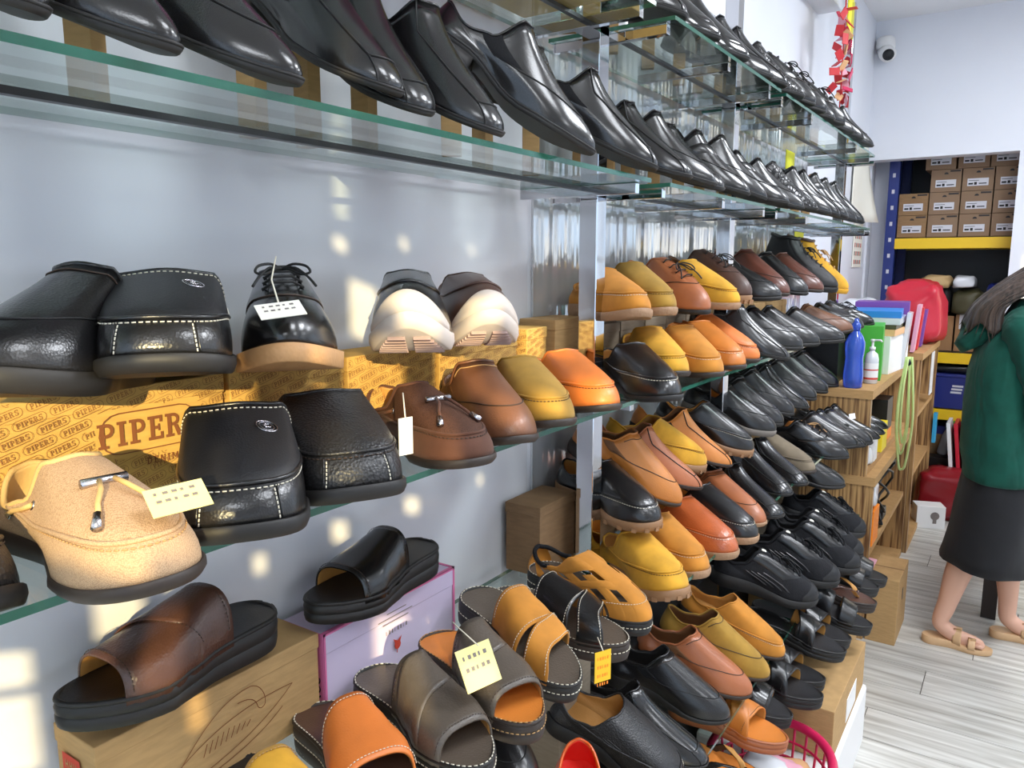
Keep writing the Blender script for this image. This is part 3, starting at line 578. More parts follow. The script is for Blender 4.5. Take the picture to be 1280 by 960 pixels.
mb = MB(); mb.box(0, 1.7, Y1, Y1 + .1, 0, ZC); mb.box(1.6, 1.7, YB + .12, Y1, 0, ZC); struct('wall_stockroom', mb, M['dark_room'])
mb = MB(); mb.box(.0, .012, YB + .1, 5.45, 0, ZC); mb.box(0, .09, 5.62, 6.0, 0, ZC); struct('trim_1', mb, M['wall_matte'])
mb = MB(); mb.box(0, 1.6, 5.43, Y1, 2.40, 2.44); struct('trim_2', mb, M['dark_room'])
# slim ceiling bulkhead above the farther bays
mb = MB(); mb.box(-.0, .10, 1.2, 3.83, 2.62, ZC); struct('trim_3', mb, M['wall_matte'])

# ---- street side: glazed shop front at the near end and windows along the right wall
M['frame'] = plain('white_window_frame', rgb(230, 230, 228), .4)
def window_wall(name, axis, c, u0, u1, openings, th=.10):
    """wall with rectangular openings [(u0,u1,z0,z1)] in the plane axis = c"""
    us = sorted({u0, u1} | {q for o in openings for q in o[:2]}); zs = sorted({0, ZC} | {q for o in openings for q in o[2:]})
    mb = MB()
    for i in range(len(us) - 1):
        for j in range(len(zs) - 1):
            um, zm = (us[i] + us[i + 1]) / 2, (zs[j] + zs[j + 1]) / 2
            if any(o[0] < um < o[1] and o[2] < zm < o[3] for o in openings): continue
            if axis == 'x': mb.box(c, c + th, us[i], us[i + 1], zs[j], zs[j + 1])
            else: mb.box(us[i], us[i + 1], c - th, c, zs[j], zs[j + 1])
    return struct(name, mb, M['wall_matte'])
def window(n, axis, c, u0, u1, z0, z1, nu, nz, fr=.035):
    f = MB(); 
    def bx(a, b_, z_, z2, t0=.01, t1=.07, m=f):
        if axis == 'x': m.box(c + t0, c + t1, a, b_, z_, z2)
        else: m.box(a, b_, c - t1, c - t0, z_, z2)
    for i in range(nu + 1):
        u = u0 + (u1 - u0) * i / nu; bx(max(u0, u - fr / 2), min(u1, u + fr / 2), z0, z1)
    for j in range(nz + 1):
        z = z0 + (z1 - z0) * j / nz; bx(u0, u1, max(z0, z - fr / 2), min(z1, z + fr / 2))
    o = f.build('window_%d' % n, M['frame']); o['kind'] = 'structure'
    p = MB(); bx(u0, u1, z0, z1, .038, .042, p); p.build('pane', M['window_glass'], o)
    return o, bx
FARW = [(0, .79, 0, 2.14), (1.8, 2.65, .5, 2.6), (2.85, 3.7, .5, 2.6)]
window_wall('wall_far', 'y', YB + .12, 0, X1, FARW, .12)
window(4, 'y', YB + .12, 1.8, 2.65, .5, 2.6, 2, 2); window(5, 'y', YB + .12, 2.85, 3.7, .5, 2.6, 2, 2)
FRONT = [(-.0 + .1, 4.1, .35, 2.88)]
window_wall('wall_near', 'y', Y0, 0, X1, FRONT)
front_win, fbx = window(1, 'y', Y0, .1, 4.1, .35, 2.88, 4, 2, .05)
RIGHT = [(2.2, 3.3, .9, 2.6), (3.6, 4.7, .9, 2.6)]
window_wall('wall_right', 'x', X1, Y0, Y1, RIGHT)
window(2, 'x', X1, 2.2, 3.3, .9, 2.6, 3, 2); window(3, 'x', X1, 3.6, 4.7, .9, 2.6, 3, 2)
# added mask inside the shop front, out of view; gaps shape the sun patches
us = sorted({2.2, 4.12} | {round(q, 3) for g in SUN_GAPS for q in g[:2]}); zs = sorted({1.4, 2.9} | {round(q, 3) for g in SUN_GAPS for q in g[2:]})
mb = MB()
for j in range(len(zs) - 1):
    zm = (zs[j] + zs[j + 1]) / 2; start = None
    for i in range(len(us) - 1):
        um = (us[i] + us[i + 1]) / 2; hole = any(g[0] < um < g[1] and g[2] < zm < g[3] for g in SUN_GAPS)
        if not hole and start is None: start = us[i]
        if start is not None and (hole or i == len(us) - 2):
            mb.box(start, us[i] if hole else us[i + 1], -1.987, -1.983, zs[j], zs[j + 1]); start = None
M['sun_mask_white'] = plain('sun_mask_white', rgb(226, 224, 216), .8)
o = mb.build('sun_mask', M['sun_mask_white'], front_win); o['kind'] = 'stuff'

# ---- ceiling LED panels: the room's lamps
M['led'] = emit('led_panel', (.90, .94, 1.0, 1), 6.0)
def ceiling_lamp(x, y, power, label):
    r = empty('ceiling_lamp', (x, y, ZC)); tag(r, label, 'lamp', 'square ceiling lamps')
    f = MB(); f.box(-.31, .31, -.31, .31, -.03, 0); f.build('frame', M['frame'], r)
    d = MB(); d.box(-.29, .29, -.29, .29, -.034, -.028); d.build('diffuser', M['led'], r)
    ld = bpy.data.lights.new('panel_light', 'AREA'); ld.shape = 'SQUARE'; ld.size = .56; ld.energy = power; ld.color = (.90, .94, 1.0)
    lo = bpy.data.objects.new('panel_light', ld); COL.objects.link(lo); lo.parent = r; lo.location = (0, 0, -.04)
for x, y, p in ((1.9, -.9, 16), (1.5, .9, 14), (1.5, 2.3, 38), (1.5, 3.8, 24), (3.2, 1.2, 14), (3.2, 3.6, 16)):
    ceiling_lamp(x, y, p, 'white square panel lamp set in the shop ceiling')

# ================================================================= display shelving
ZT2, ZT1, ZM, ZL, ZB = 1.968, 1.660, 1.250, .855, .485
GX0, GX1, TH = .02, .30, .008
def glass_shelf(x0, x1, y0, y1, z, label, group='glass shelves'):
    mb = MB()
    P = [Vector((x, y, zz)) for x in (x0, x1) for y in (y0, y1) for zz in (z - TH, z)]
    mb.add(P, [(0, 2, 6, 4), (1, 5, 7, 3)], 0, False); mb.add(P, [(0, 1, 3, 2), (4, 6, 7, 5), (0, 4, 5, 1), (2, 3, 7, 6)], 1, False)
    o = mb.build('glass_shelf', [M['glass'], M['glass_edge']]); tag(o, label, 'shelf', group); return o
LV = (('topmost', ZT2, 0, 0), ('second-highest', ZT1, 0, 0), ('middle', ZM, 0, .02), ('lower', ZL, 0, .06))
for nm, z, dx, dx2 in LV:
    glass_shelf(GX0, GX1 + dx, -.6, 1.362, z, f'{nm} clear glass shelf of the nearest bay with green edge')
    glass_shelf(GX0, GX1 + dx2, 1.452, 2.20, z, f'{nm} clear glass shelf of the middle bay with green edge')
    glass_shelf(GX0, GX1 + dx2, 2.25, 3.17 if z < 1.3 else 3.70, z, f'{nm} clear glass shelf of the farthest bay with green edge')
glass_shelf(GX0, .42, 1.452, 2.20, ZB, 'bottom glass shelf under the black slip-ons in the middle bay')
glass_shelf(GX0, .42, 2.25, 3.17, ZB + .05, 'bottom glass shelf under the black sneakers in the farthest bay')

def shelf_post(y, label, z0=0, arms=True):
    r = empty('shelf_post', (.155, y, z0)); tag(r, label, 'post', 'mirror-finish shelf posts')
    mb = MB(); mb.box(-.02, .02, -.02, .02, 0, 2.62 - z0, 0, None, .002); mb.build('upright', M['steel'], r)
    mb = MB(); mb.box(-.035, .035, -.035, .035, 0, .008); mb.build('foot_plate', M['steel_brushed'], r)
    for z in (ZT2, ZT1, ZM, ZL):
        if z < z0 + .05: continue
        for sg in (-1, 1):
            mb = MB(); yy = sg * .062
            mb.box(-.13, .125, yy - .008, yy + .008, z - TH - .020 - z0, z - TH - .0005 - z0, 0, None, .001)
            mb.box(-.02, .02, min(0, yy), max(0, yy), z - TH - .018 - z0, z - TH - .003 - z0)
            mb.build('bracket', M['steel'], r)
    return r
shelf_post(1.407, 'mirror-finish steel shelf post nearest the camera with shelf brackets')
shelf_post(2.225, 'second mirror-finish shelf post with a dark moccasin beside it')
shelf_post(3.755, 'last mirror-finish shelf post beside the yellow work boot', 1.0205)
def shelf_rail(y0, y1, z, label):
    r = MB(); r.box(.156, .166, y0, y1, z - TH - .008, z - TH - .001)
    o = r.build('shelf_rail', M['rail_black']); tag(o, label, 'rail', 'rails under the glass shelves')
    n = 2 if y1 - y0 > .9 else 1
    for k in range(n):
        y = y0 + (y1 - y0) * (k + .5) / n
        mb = MB(); mb.box(.06, .285, y - .008, y + .008, z - TH - .020, z - TH - .001, 0, None, .001)
        mb.build('bracket', M['steel'], o)
for nm, z in (('topmost', ZT2), ('second-highest', ZT1)):
    r0 = MB(); r0.box(.156, .166, -.6, 1.384, z - TH - .008, z - TH - .001); o = r0.build('shelf_rail', M['rail_black']); tag(o, f'thin black rail under the {nm} shelf of the nearest bay', 'rail', 'rails under the glass shelves')
    shelf_rail(1.43, 2.2, z, f'thin black rail with brackets under the {nm} middle-bay shelf'); shelf_rail(2.25, 3.73, z, f'thin black rail with brackets under the {nm} farthest-bay shelf')
# heel risers along the two upper shelves
def riser(x0, x1, y0, y1, z0, z1, label, mat='kraft'):
    mb = MB(); mb.box(x0, x1, y0, y1, z0, z1, 0, None, .002); o = mb.build('heel_riser', M[mat]); tag(o, label, 'riser', 'cardboard heel risers'); return o
# ================================================================= shoe builder
def interp(keys, t):
    for i in range(len(keys) - 1):
        a, b = keys[i], keys[i + 1]
        if t <= b[0]:
            u = (t - a[0]) / max(1e-9, b[0] - a[0]); u = max(0, min(1, u)); u = u * u * (3 - 2 * u)
            return a[1] + (b[1] - a[1]) * u
    return keys[-1][1]
def smooth(a, b, x):
    u = max(0.0, min(1.0, (x - a) / (b - a))); return u * u * (3 - 2 * u)

class Last:
    """a shoe last: outline, sole profile and upper surface; x forward, y left, z up, heel at x = 0"""
    def __init__(s, L=.29, W=.104, heel_w=.70, waist=.66, toe_w=.92, toe_p=2.2, toe_q=2.0, cap_t=.68, sole=.012, heel=.022, flat=False, spring=.014,
                 toe_h=.043, throat=.47, zt=.098, zs=.062, zb=.080, yw=.029, xb=.02, flare=1.0, bend=.010, vamp=.5, full=1.0, thr_w=1.0, drop=.38):
        s.__dict__.update(locals()); del s.__dict__['s']
    def hw(s, t):
        g = interp([(0, s.heel_w), (.16, s.heel_w + .03), (.42, s.waist), (.56, .84), (.68, 1.0), (.76, .99), (1, s.toe_w)], t)
        c = 1.0
        if t < .14: c = math.sqrt(max(0, 1 - (1 - t / .14) ** 2))
        if t > s.cap_t:
            u = (t - s.cap_t) / (1 - s.cap_t); c *= max(0, 1 - u ** s.toe_p) ** (1 / s.toe_q)
        return s.W / 2 * g * c
    def cen(s, t): return s.bend * math.sin(PI * min(1, t * 1.0)) * (1 if t < .5 else 1) - s.bend * .4
    def zmid(s, t):   # underside of the sole strip
        if s.flat: return 0.0
        return s.heel * (1 - smooth(.22, .56, t))
    def zspr(s, t): return s.spring * max(0, (t - .70) / .30) ** 1.7
    def zbot(s, t): return s.zmid(t) + s.zspr(t)
    def ztop(s, t):
        if s.flat: return s.sole + (s.heel) * (1 - smooth(.2, .75, t)) + s.zspr(t)
        return s.zmid(t) + s.zspr(t) + s.sole
    def edge(s, a, k=1.0):
        """outline point for a in [-1,1]: 0 toe tip, +-1 heel back"""
        q = 1 - abs(a); t = (1 - math.cos(PI * q)) / 2
        sg = 1 if a >= 0 else -1
        return t, Vector((t * s.L + (k - 1) * .5 * s.W * (1 if t > .5 else -1) * abs(2 * t - 1) ** 2, s.cen(t) + sg * s.hw(t) * k, 0))
    def P(s, a, v):
        """upper surface: v = 0 at the sole, v = 1 at the collar"""
        t, e = s.edge(a, .97); q = 1 - abs(a); sg = 1 if a >= 0 else -1
        z0 = s.ztop(t) - .002
        p0 = Vector((e.x, e.y, z0))
        tc = (1 - math.cos(PI * q)) / 2
        xc = s.L * (s.xb + (s.throat - s.xb) * tc)
        yc = s.yw * max(0, 1 - abs(2 * tc - 1) ** (4.2 if tc > .5 else 2.2)) ** .5 * (1 + (s.thr_w - 1) * smooth(.40, .85, tc))
        base = s.heel + s.sole - .034
        zc = base + interp([(0, s.zb), (.12, s.zb - .003), (.42, s.zs), (.60, s.zs + .008), (.80, s.zt - .004), (1, s.zt)], q)
        p3 = Vector((xc, s.cen(.3) * .6 + sg * yc, zc))
        f = smooth(.42, .82, q)
        H = p3.z - p0.z
        out = Vector((0, sg, 0)) if q > .2 else Vector((-math.cos(q / .2 * PI / 2), sg * math.sin(q / .2 * PI / 2), 0))
        # heel and flank
        p1a = p0 + Vector((0, 0, .45 * H)) + out * .005
        p2a = p3 - Vector((0, 0, .35 * H)) + out * .004
        # vamp
        th = s.toe_h * s.full
        p1b = p0 + Vector((0, 0, th)) + Vector((.004 * math.cos((1 - q) * 3), 0, 0))
        mx = p3 + (Vector((p0.x, p0.y, p3.z)) - p3) * s.vamp
        p2b = Vector((mx.x, mx.y, z0 + th + (H - th) * s.drop))
        p1 = p1a.lerp(p1b, f); p2 = p2a.lerp(p2b, f)
        u = 1 - v
        return p0 * u ** 3 + p1 * 3 * u * u * v + p2 * 3 * u * v * v + p3 * v ** 3
    def nrm(s, a, v):
        e = .004
        a0, a1 = max(-1, a - e), min(1, a + e); v0, v1 = max(0, v - e), min(1, v + e)
        n = (s.P(a1, v) - s.P(a0, v)).cross(s.P(a, v1) - s.P(a, v0))
        if n.length < 1e-12: return Vector((0, 0, 1))
        n.normalize()
        c = Vector((s.P(a, v).x, 0, .02))
        if n.dot(s.P(a, v) - c) < 0: n = -n
        return n
    def S(s, a, v, off=0.0): return s.P(a, v) + s.nrm(a, v) * off
    # ---- pieces
    def upper(s, na=56, nv=14, amax=1.0):
        mb = MB(); V = []; F = []
        for j in range(nv + 1):
            for i in range(na): V.append(s.P(1 - 2 * i / na, j / nv))
        for j in range(nv):
            for i in range(na):
                F.append((j * na + i, (j + 1) * na + i, (j + 1) * na + (i + 1) % na, j * na + (i + 1) % na))
        mb.add(V, F); return mb
    def rim(s, r=.0022):
        mb = MB(); mb.tube([s.P(1 - 2 * i / 56, 1.0) for i in range(56)], r, 6, closed=True); return mb
    def patch(s, a0, a1, v0, v1, off=.0014, nu=20, nv=8):
        """raised panel; v0 / v1 are numbers or functions of a"""
        f0 = v0 if callable(v0) else (lambda a: v0); f1 = v1 if callable(v1) else (lambda a: v1)
        mb = MB()
        def fn(i, j):
            a = a0 + (a1 - a0) * i; v = f0(a) + (f1(a) - f0(a)) * j
            e = min(i, 1 - i, j, 1 - j) > 1e-6
            return s.S(a, v, off if e else off * .1)
        mb.grid(fn, nu, nv); return mb
    def curve(s, pts, off=.0012, n=28):
        out = []
        m = len(pts) - 1
        for i in range(n + 1):
            x = i / n * m; k = min(m - 1, int(x)); u = x - k
            a = pts[k][0] + (pts[k + 1][0] - pts[k][0]) * u; v = pts[k][1] + (pts[k + 1][1] - pts[k][1]) * u
            out.append(s.S(a, v, off))
        return out
    def fcurve(s, fn, a0, a1, off=.0012, n=36):
        return [s.S(a0 + (a1 - a0) * i / n, fn(a0 + (a1 - a0) * i / n), off) for i in range(n + 1)]
    def ring(s, zf, k, na=56, sc=1.0):
        R = []
        for i in range(na):
            t, e = s.edge(1 - 2 * i / na, k); R.append(Vector((e.x, e.y, zf(t))))
        return R
    def slab(s, zlo, zhi, k0=1.0, k1=1.0, na=56, mid=None):
        """closed sole shape between two height functions, capped with strips across"""
        mb = MB(); rings = [s.ring(zlo, k0 * .97, na), s.ring(lambda t: zlo(t) + .0015, k0, na)]
        if mid: rings.append(s.ring(lambda t: (zlo(t) + zhi(t)) / 2, mid, na))
        rings += [s.ring(lambda t: zhi(t) - .0015, k1, na), s.ring(zhi, k1 * .97, na)]
        mb.loft(rings, 0, False, False)
        for ri, R in ((0, rings[0]), (1, rings[-1])):
            h = na // 2; V = R; F = []
            for i in range(1, h): pass
            for i in range(h):
                i0, i1 = i, i + 1; j0, j1 = (na - i) % na, (na - i - 1) % na
                q = [i0, i1, j1, j0]; q = [x for n_, x in enumerate(q) if x not in q[:n_]]
                if len(q) >= 3: F.append(q if ri else q[::-1])
            mb.add(V, F, 0, True)
        return mb
    def sole_mb(s, k0=1.0, k1=1.03, mid=None): return s.slab(s.zbot, s.ztop, k0 * s.flare, k1 * s.flare, mid=mid)
    def heel_mb(s, end=.27):
        mb = MB(); R0 = []; R1 = []
        n = 20
        pts = []
        for i in range(n + 1):
            q = i / n; t = end * (1 - math.cos(PI / 2 * q))
            pts.append((t * s.L, s.cen(t) + s.hw(t) * 1.0, t))
        loop = [(x, y, t) for x, y, t in pts] + [(x, 2 * s.cen(t) - y, t) for x, y, t in reversed(pts[1:])]
        zt = lambda t: s.zmid(t) + .001
        mb.loft([[Vector((x, y, 0)) for x, y, t in loop], [Vector((x, y, zt(t))) for x, y, t in loop]])
        return mb
    def insole_mb(s, k=.9, lift=.003):
        mb = MB(); n = 24
        def fn(i, j):
            t = .015 + .90 * i; y = s.hw(t) * k * (2 * j - 1)
            return Vector((t * s.L, s.cen(t) + y, s.ztop(t) + lift + .006 * (2 * j - 1) ** 2))
        mb.grid(fn, n, 6); return mb

def dashes(curve, gap=.0045, ln=.0028, r=.0006):
    """short stitches along a polyline, one mesh"""
    mb = MB(); acc = 0.0
    nxt = 0.0
    for i in range(len(curve) - 1):
        a, b = curve[i], curve[i + 1]; d = (b - a).length
        if d < 1e-9: continue
        while nxt <= acc + d:
            p = a.lerp(b, (nxt - acc) / d); t = (b - a).normalized()
            mb.tube([p - t * ln / 2, p + t * ln / 2], r, 4); nxt += gap
        acc += d
    return mb
def part(root, mb, name, mat, solid=0.0, lin_=None, label=None):
    mats = [M[mat]] if lin_ is None else [M[mat], M[lin_]]
    o = mb.build(name, mats, root, solid, 0, 1 if lin_ else 0)
    if label: o['label'] = label
    if name in ('tread_lug', 'tread_pad', 'stitching'): o['kind'] = 'stuff'
    return o

PROTO = {}
def shoe_base(L_, mat, lining, sole_mat, heel=True, mid=None, k0=1.0, k1=1.03, na=56):
    r = empty('shoe')
    part(r, L_.upper(na), 'upper', mat, .0028, lining)
    part(r, L_.sole_mb(k0, k1, mid), 'sole', sole_mat)
    if heel and not L_.flat: part(r, L_.heel_mb(), 'heel', sole_mat)
    part(r, L_.insole_mb(), 'insole', lining)
    return r
def seam(r, L_, fn, a0, a1, mat='thread_dark', off=.0008, rr=.0009, name='seam'):
    mb = MB(); mb.tube(L_.fcurve(fn, a0, a1, off), rr, 6); part(r, mb, name, mat)
def gores(r, L_, mat='black_fabric', a0=.36, a1=.50):
    for sg in (1, -1):
        part(r, L_.patch(sg * a0, sg * a1, .62, .985, .0009, 8, 6), 'elastic_gore', mat)
def vu(a, lo=.44, w=.52, p=2.6): return min(1.0, lo + (1 - lo) * (abs(a) / w) ** p)

def make_dress(var, mat, sole_mat, lining):
    sq = var in ('bike', 'croc', 'buckle')
    L_ = Last(L=.30, W=.098, toe_w=.70 if sq else .62, toe_p=4.2 if sq else 2.8, toe_q=2.4 if sq else 2.1, cap_t=.74 if sq else .66, sole=.007, heel=.026,
              spring=.010, toe_h=.031, throat=.43, zt=.116, zs=.060, zb=.082, yw=.030, vamp=.34, waist=.62, drop=.16, thr_w=1.05)
    r = shoe_base(L_, mat, lining, sole_mat)
    welt = MB(); welt.tube(L_.ring(lambda t: L_.ztop(t) + .0005, 1.0), .0018, 6, closed=True); part(r, welt, 'welt', sole_mat)
    part(r, L_.rim(.0018), 'collar_binding', mat)
    if var == 'bike':
        for sg in (1, -1):
            mb = MB(); mb.tube(L_.curve([(sg * .13, .30), (sg * .20, .55), (sg * .26, .80), (sg * .22, .99)], .0006), .0013, 6); part(r, mb, 'seam', 'thread_black')
        mb = MB(); mb.tube(L_.curve([(-.13, .30), (0, .32), (.13, .30)], .0004, 14), .0011, 6); part(r, mb, 'toe_seam', 'thread_black')
        for sg in (1, -1):
            mb = MB(); mb.tube(L_.curve([(sg * .13, .30), (sg * .12, .02)], .0004, 10), .001, 6); part(r, mb, 'toe_seam', 'thread_black')
        gores(r, L_)
    elif var == 'dress':
        gores(r, L_, a0=.34, a1=.47)
        mb = MB(); mb.tube(L_.fcurve(lambda a: vu(a, .40, .62, 2.0), -.40, .40, .0004), .001, 6); part(r, mb, 'seam', 'thread_black')
    elif var == 'croc':
        mb = L_.patch(-.30, .30, .72, .97, .002, 16, 6); part(r, mb, 'saddle_strap', mat)
        gores(r, L_, a0=.38)
    elif var == 'buckle':
        mb = L_.patch(-.36, .36, .70, .84, .0024, 20, 4); part(r, mb, 'strap', mat)
        b = MB(); p = L_.S(.16, .77, .004); n = L_.nrm(.16, .77)
        R_ = n.to_track_quat('Z', 'X').to_matrix().to_4x4(); R_.translation = p
        b.tube([R_ @ Vector(q) for q in ((-.009, -.009, 0), (.009, -.009, 0), (.009, .009, 0), (-.009, .009, 0))], .0014, 6, closed=True)
        part(r, b, 'buckle', 'silver')
        mb = MB(); mb.tube(L_.fcurve(lambda a: vu(a, .38, .5), -.33, .33, .0005), .0013, 6); part(r, mb, 'apron_seam', mat)
    elif var == 'patent':
        part(r, L_.patch(-.24, .24, .28, .40, .001, 14, 4), 'toe_cap_band', mat)
    return r

def moc_parts(r, L_, apron, seam_mat, stitch, lo=.46, w=.50, toe_lines=None):
    part(r, L_.patch(-w * .97, w * .97, lambda a: vu(a, lo, w), 1.0, .0016, 36, 12), 'apron', apron)
    mb = MB(); c = L_.fcurve(lambda a: vu(a, lo, w), -w * .99, w * .99, .0010, 60); mb.tube(c, .0021, 8); part(r, mb, 'apron_seam', seam_mat)
    if stitch:
        c2 = L_.fcurve(lambda a: vu(a, lo, w) - .05, -w * .9, w * .9, .0007, 60)
        part(r, dashes(c2, .0058, .0036, .0007), 'stitching', stitch)
    if toe_lines:
        for sg in (1, -1):
            part(r, dashes(L_.curve([(sg * toe_lines, .04), (sg * toe_lines * .9, lo - .06)], .0008, 10), .0042, .0028, .0007), 'stitching', 'thread_white')
            mb = MB(); mb.tube(L_.curve([(sg * (toe_lines + .012), .03), (sg * toe_lines, lo - .03)], .0002, 10), .0012, 6); part(r, mb, 'toe_seam', seam_mat)

def make_moc(var, mat, sole_mat, lining, apron=None, stitch=None):
    apron = apron or mat
    kw = dict(L=.29, W=.108, toe_w=.92, toe_p=2.5, toe_q=2.0, cap_t=.64, sole=.012, heel=.016, flat=True, spring=.010, toe_h=.038, throat=.45, zt=.107, zs=.062, zb=.080, yw=.034, vamp=.58, full=1.0, thr_w=1.12, drop=.28)
    if var in ('mocemb', 'mocblk'): kw.update(W=.118, toe_w=1.02, toe_p=3.6, toe_q=2.4, cap_t=.70, sole=.017, zt=.108, toe_h=.038, throat=.45, yw=.050, full=1.05, vamp=.62)
    if var in ('moccrepe',): kw.update(sole=.018, zt=.110)
    if var in ('moclug',): kw.update(sole=.021, W=.110, zt=.112, toe_p=3, toe_w=.96)
    if var == 'taupe': kw.update(toe_w=.7)
    L_ = Last(**kw)
    r = shoe_base(L_, mat, lining, sole_mat, k0=.99, k1=1.035, mid=1.04)
    part(r, L_.rim(.0026), 'collar_binding', mat)
    moc_parts(r, L_, apron, mat, stitch, .34 if var in ('mocemb', 'mocblk') else .33, .52, .10 if var in ('mocemb', 'mocblk') else None)
    if var in ('mocemb', 'mocblk'):
        for sg in (1, -1):
            # side gathers where the apron meets the quarter
            mb = MB()
            for k in range(3): mb.tube(L_.curve([(sg * (.34 + .025 * k), .62), (sg * (.35 + .025 * k), .80)], .001, 6), .0014, 6)
            part(r, mb, 'side_gather', 'thread_white' if var == 'mocemb' else mat)
    if var == 'mocemb':
        em = MB(); p = L_.S(.10, .80, .0022); n = L_.nrm(.10, .80); R_ = n.to_track_quat('Z', 'Y').to_matrix().to_4x4(); R_.translation = p
        em.tube([R_ @ Vector((.0095 * math.cos(t * PI / 12), .0115 * math.sin(t * PI / 12), 0)) for t in range(24)], .0008, 5, closed=True)
        em.tube([R_ @ Vector((.0065 * math.cos(t * PI / 12), .0085 * math.sin(t * PI / 12), 0)) for t in range(24)], .0005, 5, closed=True)
        for q in (((-.003, -.003), (0, .004), (.003, .001)), ((-.003, 0), (.001, -.004), (.004, -.002)), ((0, .004), (-.002, .001))):
            em.tube([R_ @ Vector((x, y, .0003)) for x, y in q], .0009, 5)
        part(r, em, 'emblem', 'silver', label='small round embossed silver emblem')
        c2 = L_.fcurve(lambda a: .955, -.40, .40, .002, 40); part(r, dashes(c2, .006, .0035, .0007), 'stitching', 'thread_white')
    if var == 'moclug':
        mb = MB()
        for k in range(9):
            a = -.4 + .1 * k; t, e = L_.edge(a, 1.0); d = Vector((e.x - .2, e.y * 2, 0)).normalized()
            R_ = Matrix.Rotation(math.atan2(d.y, d.x), 4, 'Z'); R_.translation = Vector((e.x, e.y, L_.zbot(t) + .004))
            mb.box(-.006, .003, -.005, .005, -.004, .004, 0, R_)
        part(r, mb, 'tread_lug', sole_mat)
    return r

def make_boat(mat, apron, sole_mat, lining, trim):
    """woven driving loafer with cord lace, metal bar and tag"""
    L_ = Last(L=.29, W=.110, toe_w=.96, toe_p=2.8, toe_q=2.1, cap_t=.64, sole=.012, heel=.010, flat=True, spring=.008, toe_h=.036, throat=.43, zt=.104, zs=.056, zb=.084, yw=.039, vamp=.58, full=1.0, thr_w=.72, drop=.28)
    r = shoe_base(L_, mat, lining, sole_mat, k0=.98, k1=1.03, mid=1.035)
    part(r, L_.rim(.0030), 'collar_binding', trim)
    moc_parts(r, L_, apron, mat, 'thread_tan' if apron.startswith('beige') else 'thread_dark', .32, .52)
    # cord lace: along each side and over the apron to the bar
    for sg in (1, -1):
        mb = MB(); mb.tube([L_.S(sg * .52, .80, .003), L_.S(sg * .46, .82, .004), L_.S(sg * .40, .83, .004), L_.S(sg * .34, .84, .003)], .0022, 8); part(r, mb, 'cord', trim)
        e = MB()
        for a, v in ((.52, .80), (.34, .84)):
            R_ = L_.nrm(sg * a, v).to_track_quat('Z', 'Y').to_matrix().to_4x4(); R_.translation = L_.S(sg * a, v, .0018)
            e.tube([R_ @ Vector((.0035 * math.cos(t * PI / 6), .0035 * math.sin(t * PI / 6), 0)) for t in range(12)], .0011, 6, closed=True)
        part(r, e, 'eyelet', 'silver')
    bar = MB(); y0 = L_.S(-.10, .76, .006); y1 = L_.S(.10, .76, .006); bar.tube([y0, y1], .0042, 10); part(r, bar, 'toggle_bar', 'silver')
    for sg, k in ((1, 1.0), (-1, .9)):
        p = [L_.S(sg * .03, .75, .007), L_.S(sg * .05, .68, .008), L_.S(sg * .09, .60, .006), L_.S(sg * .11, .52, .005)]
        mb = MB(); mb.tube(p, .0022, 8); part(r, mb, 'tassel_cord', trim)
        q = [L_.S(sg * .11, .53, .0055), L_.S(sg * .135, .43, .006)]; mb = MB(); mb.tube(q, [.0036, .0042], 8); part(r, mb, 'cord_tip', 'silver')
    return r

def make_slipon(var, mat, sole_mat, lining):
    kw = dict(L=.29, W=.106, toe_w=.88, toe_p=2.4, toe_q=2.0, cap_t=.66, sole=.012, heel=.018, flat=True, spring=.010, toe_h=.040, throat=.43, zt=.118, zs=.072, zb=.088, yw=.032, vamp=.48, drop=.24, thr_w=1.1)
    if var == 'slipthick': kw.update(sole=.022, W=.112, zt=.120)
    if var == 'sport': kw.update(sole=.022, heel=.014, spring=.036, W=.110, zt=.104, zs=.070, flare=1.02, toe_h=.040, drop=.30, thr_w=1.1)
    if var == 'slipgrey': kw.update(sole=.020)
    L_ = Last(**kw)
    wh = var == 'sport'
    r = shoe_base(L_, mat, lining, sole_mat, k0=.96, k1=1.02, mid=1.05 if wh else 1.03)
    part(r, L_.rim(.0026), 'collar_binding', mat)
    if wh:
        # foam rises over the toe; ribbed tread pads below
        tc = L_.patch(-.30, .30, -.0, lambda a: .30 * (1 - (abs(a) / .31) ** 2.2) + .015, .0040, 24, 6); part(r, tc, 'toe_bumper', sole_mat)
        for sg in (1, -1):
            mb = MB()
            for k in range(9):
                t = .70 + .028 * k; y1 = L_.hw(t) * .80
                if y1 > .012:
                    x = t * L_.L; z = L_.zbot(t)
                    R_ = Matrix.Rotation(-.12 * (k - 2) * .5, 4, 'Y'); R_.translation = Vector((x, L_.cen(t) + sg * (y1 + .005) / 2, z + .001))
                    mb.box(-.003, .003, -(y1 - .005) / 2, (y1 - .005) / 2, -.0035, .002, 0, R_)
            part(r, mb, 'tread_pad', 'pink_tread')
        moc_parts(r, L_, mat, mat, None, .50, .46)
    else:
        gores(r, L_, 'black_fabric' if mat.startswith('black') else 'lining_brown', .38, .50)
        mb = MB(); mb.tube(L_.fcurve(lambda a: vu(a, .40, .66, 1.9), -.46, .46, .0005), .0010, 6); part(r, mb, 'seam', 'thread_black' if mat.startswith('black') else 'thread_dark')
        mb = MB(); mb.tube(L_.fcurve(lambda a: .94, -.30, .30, .0008), .0009, 6); part(r, mb, 'throat_seam', 'thread_tan' if mat in ('mbrown',) else 'thread_dark')
    if var == 'slipcrepe': pass
    return r

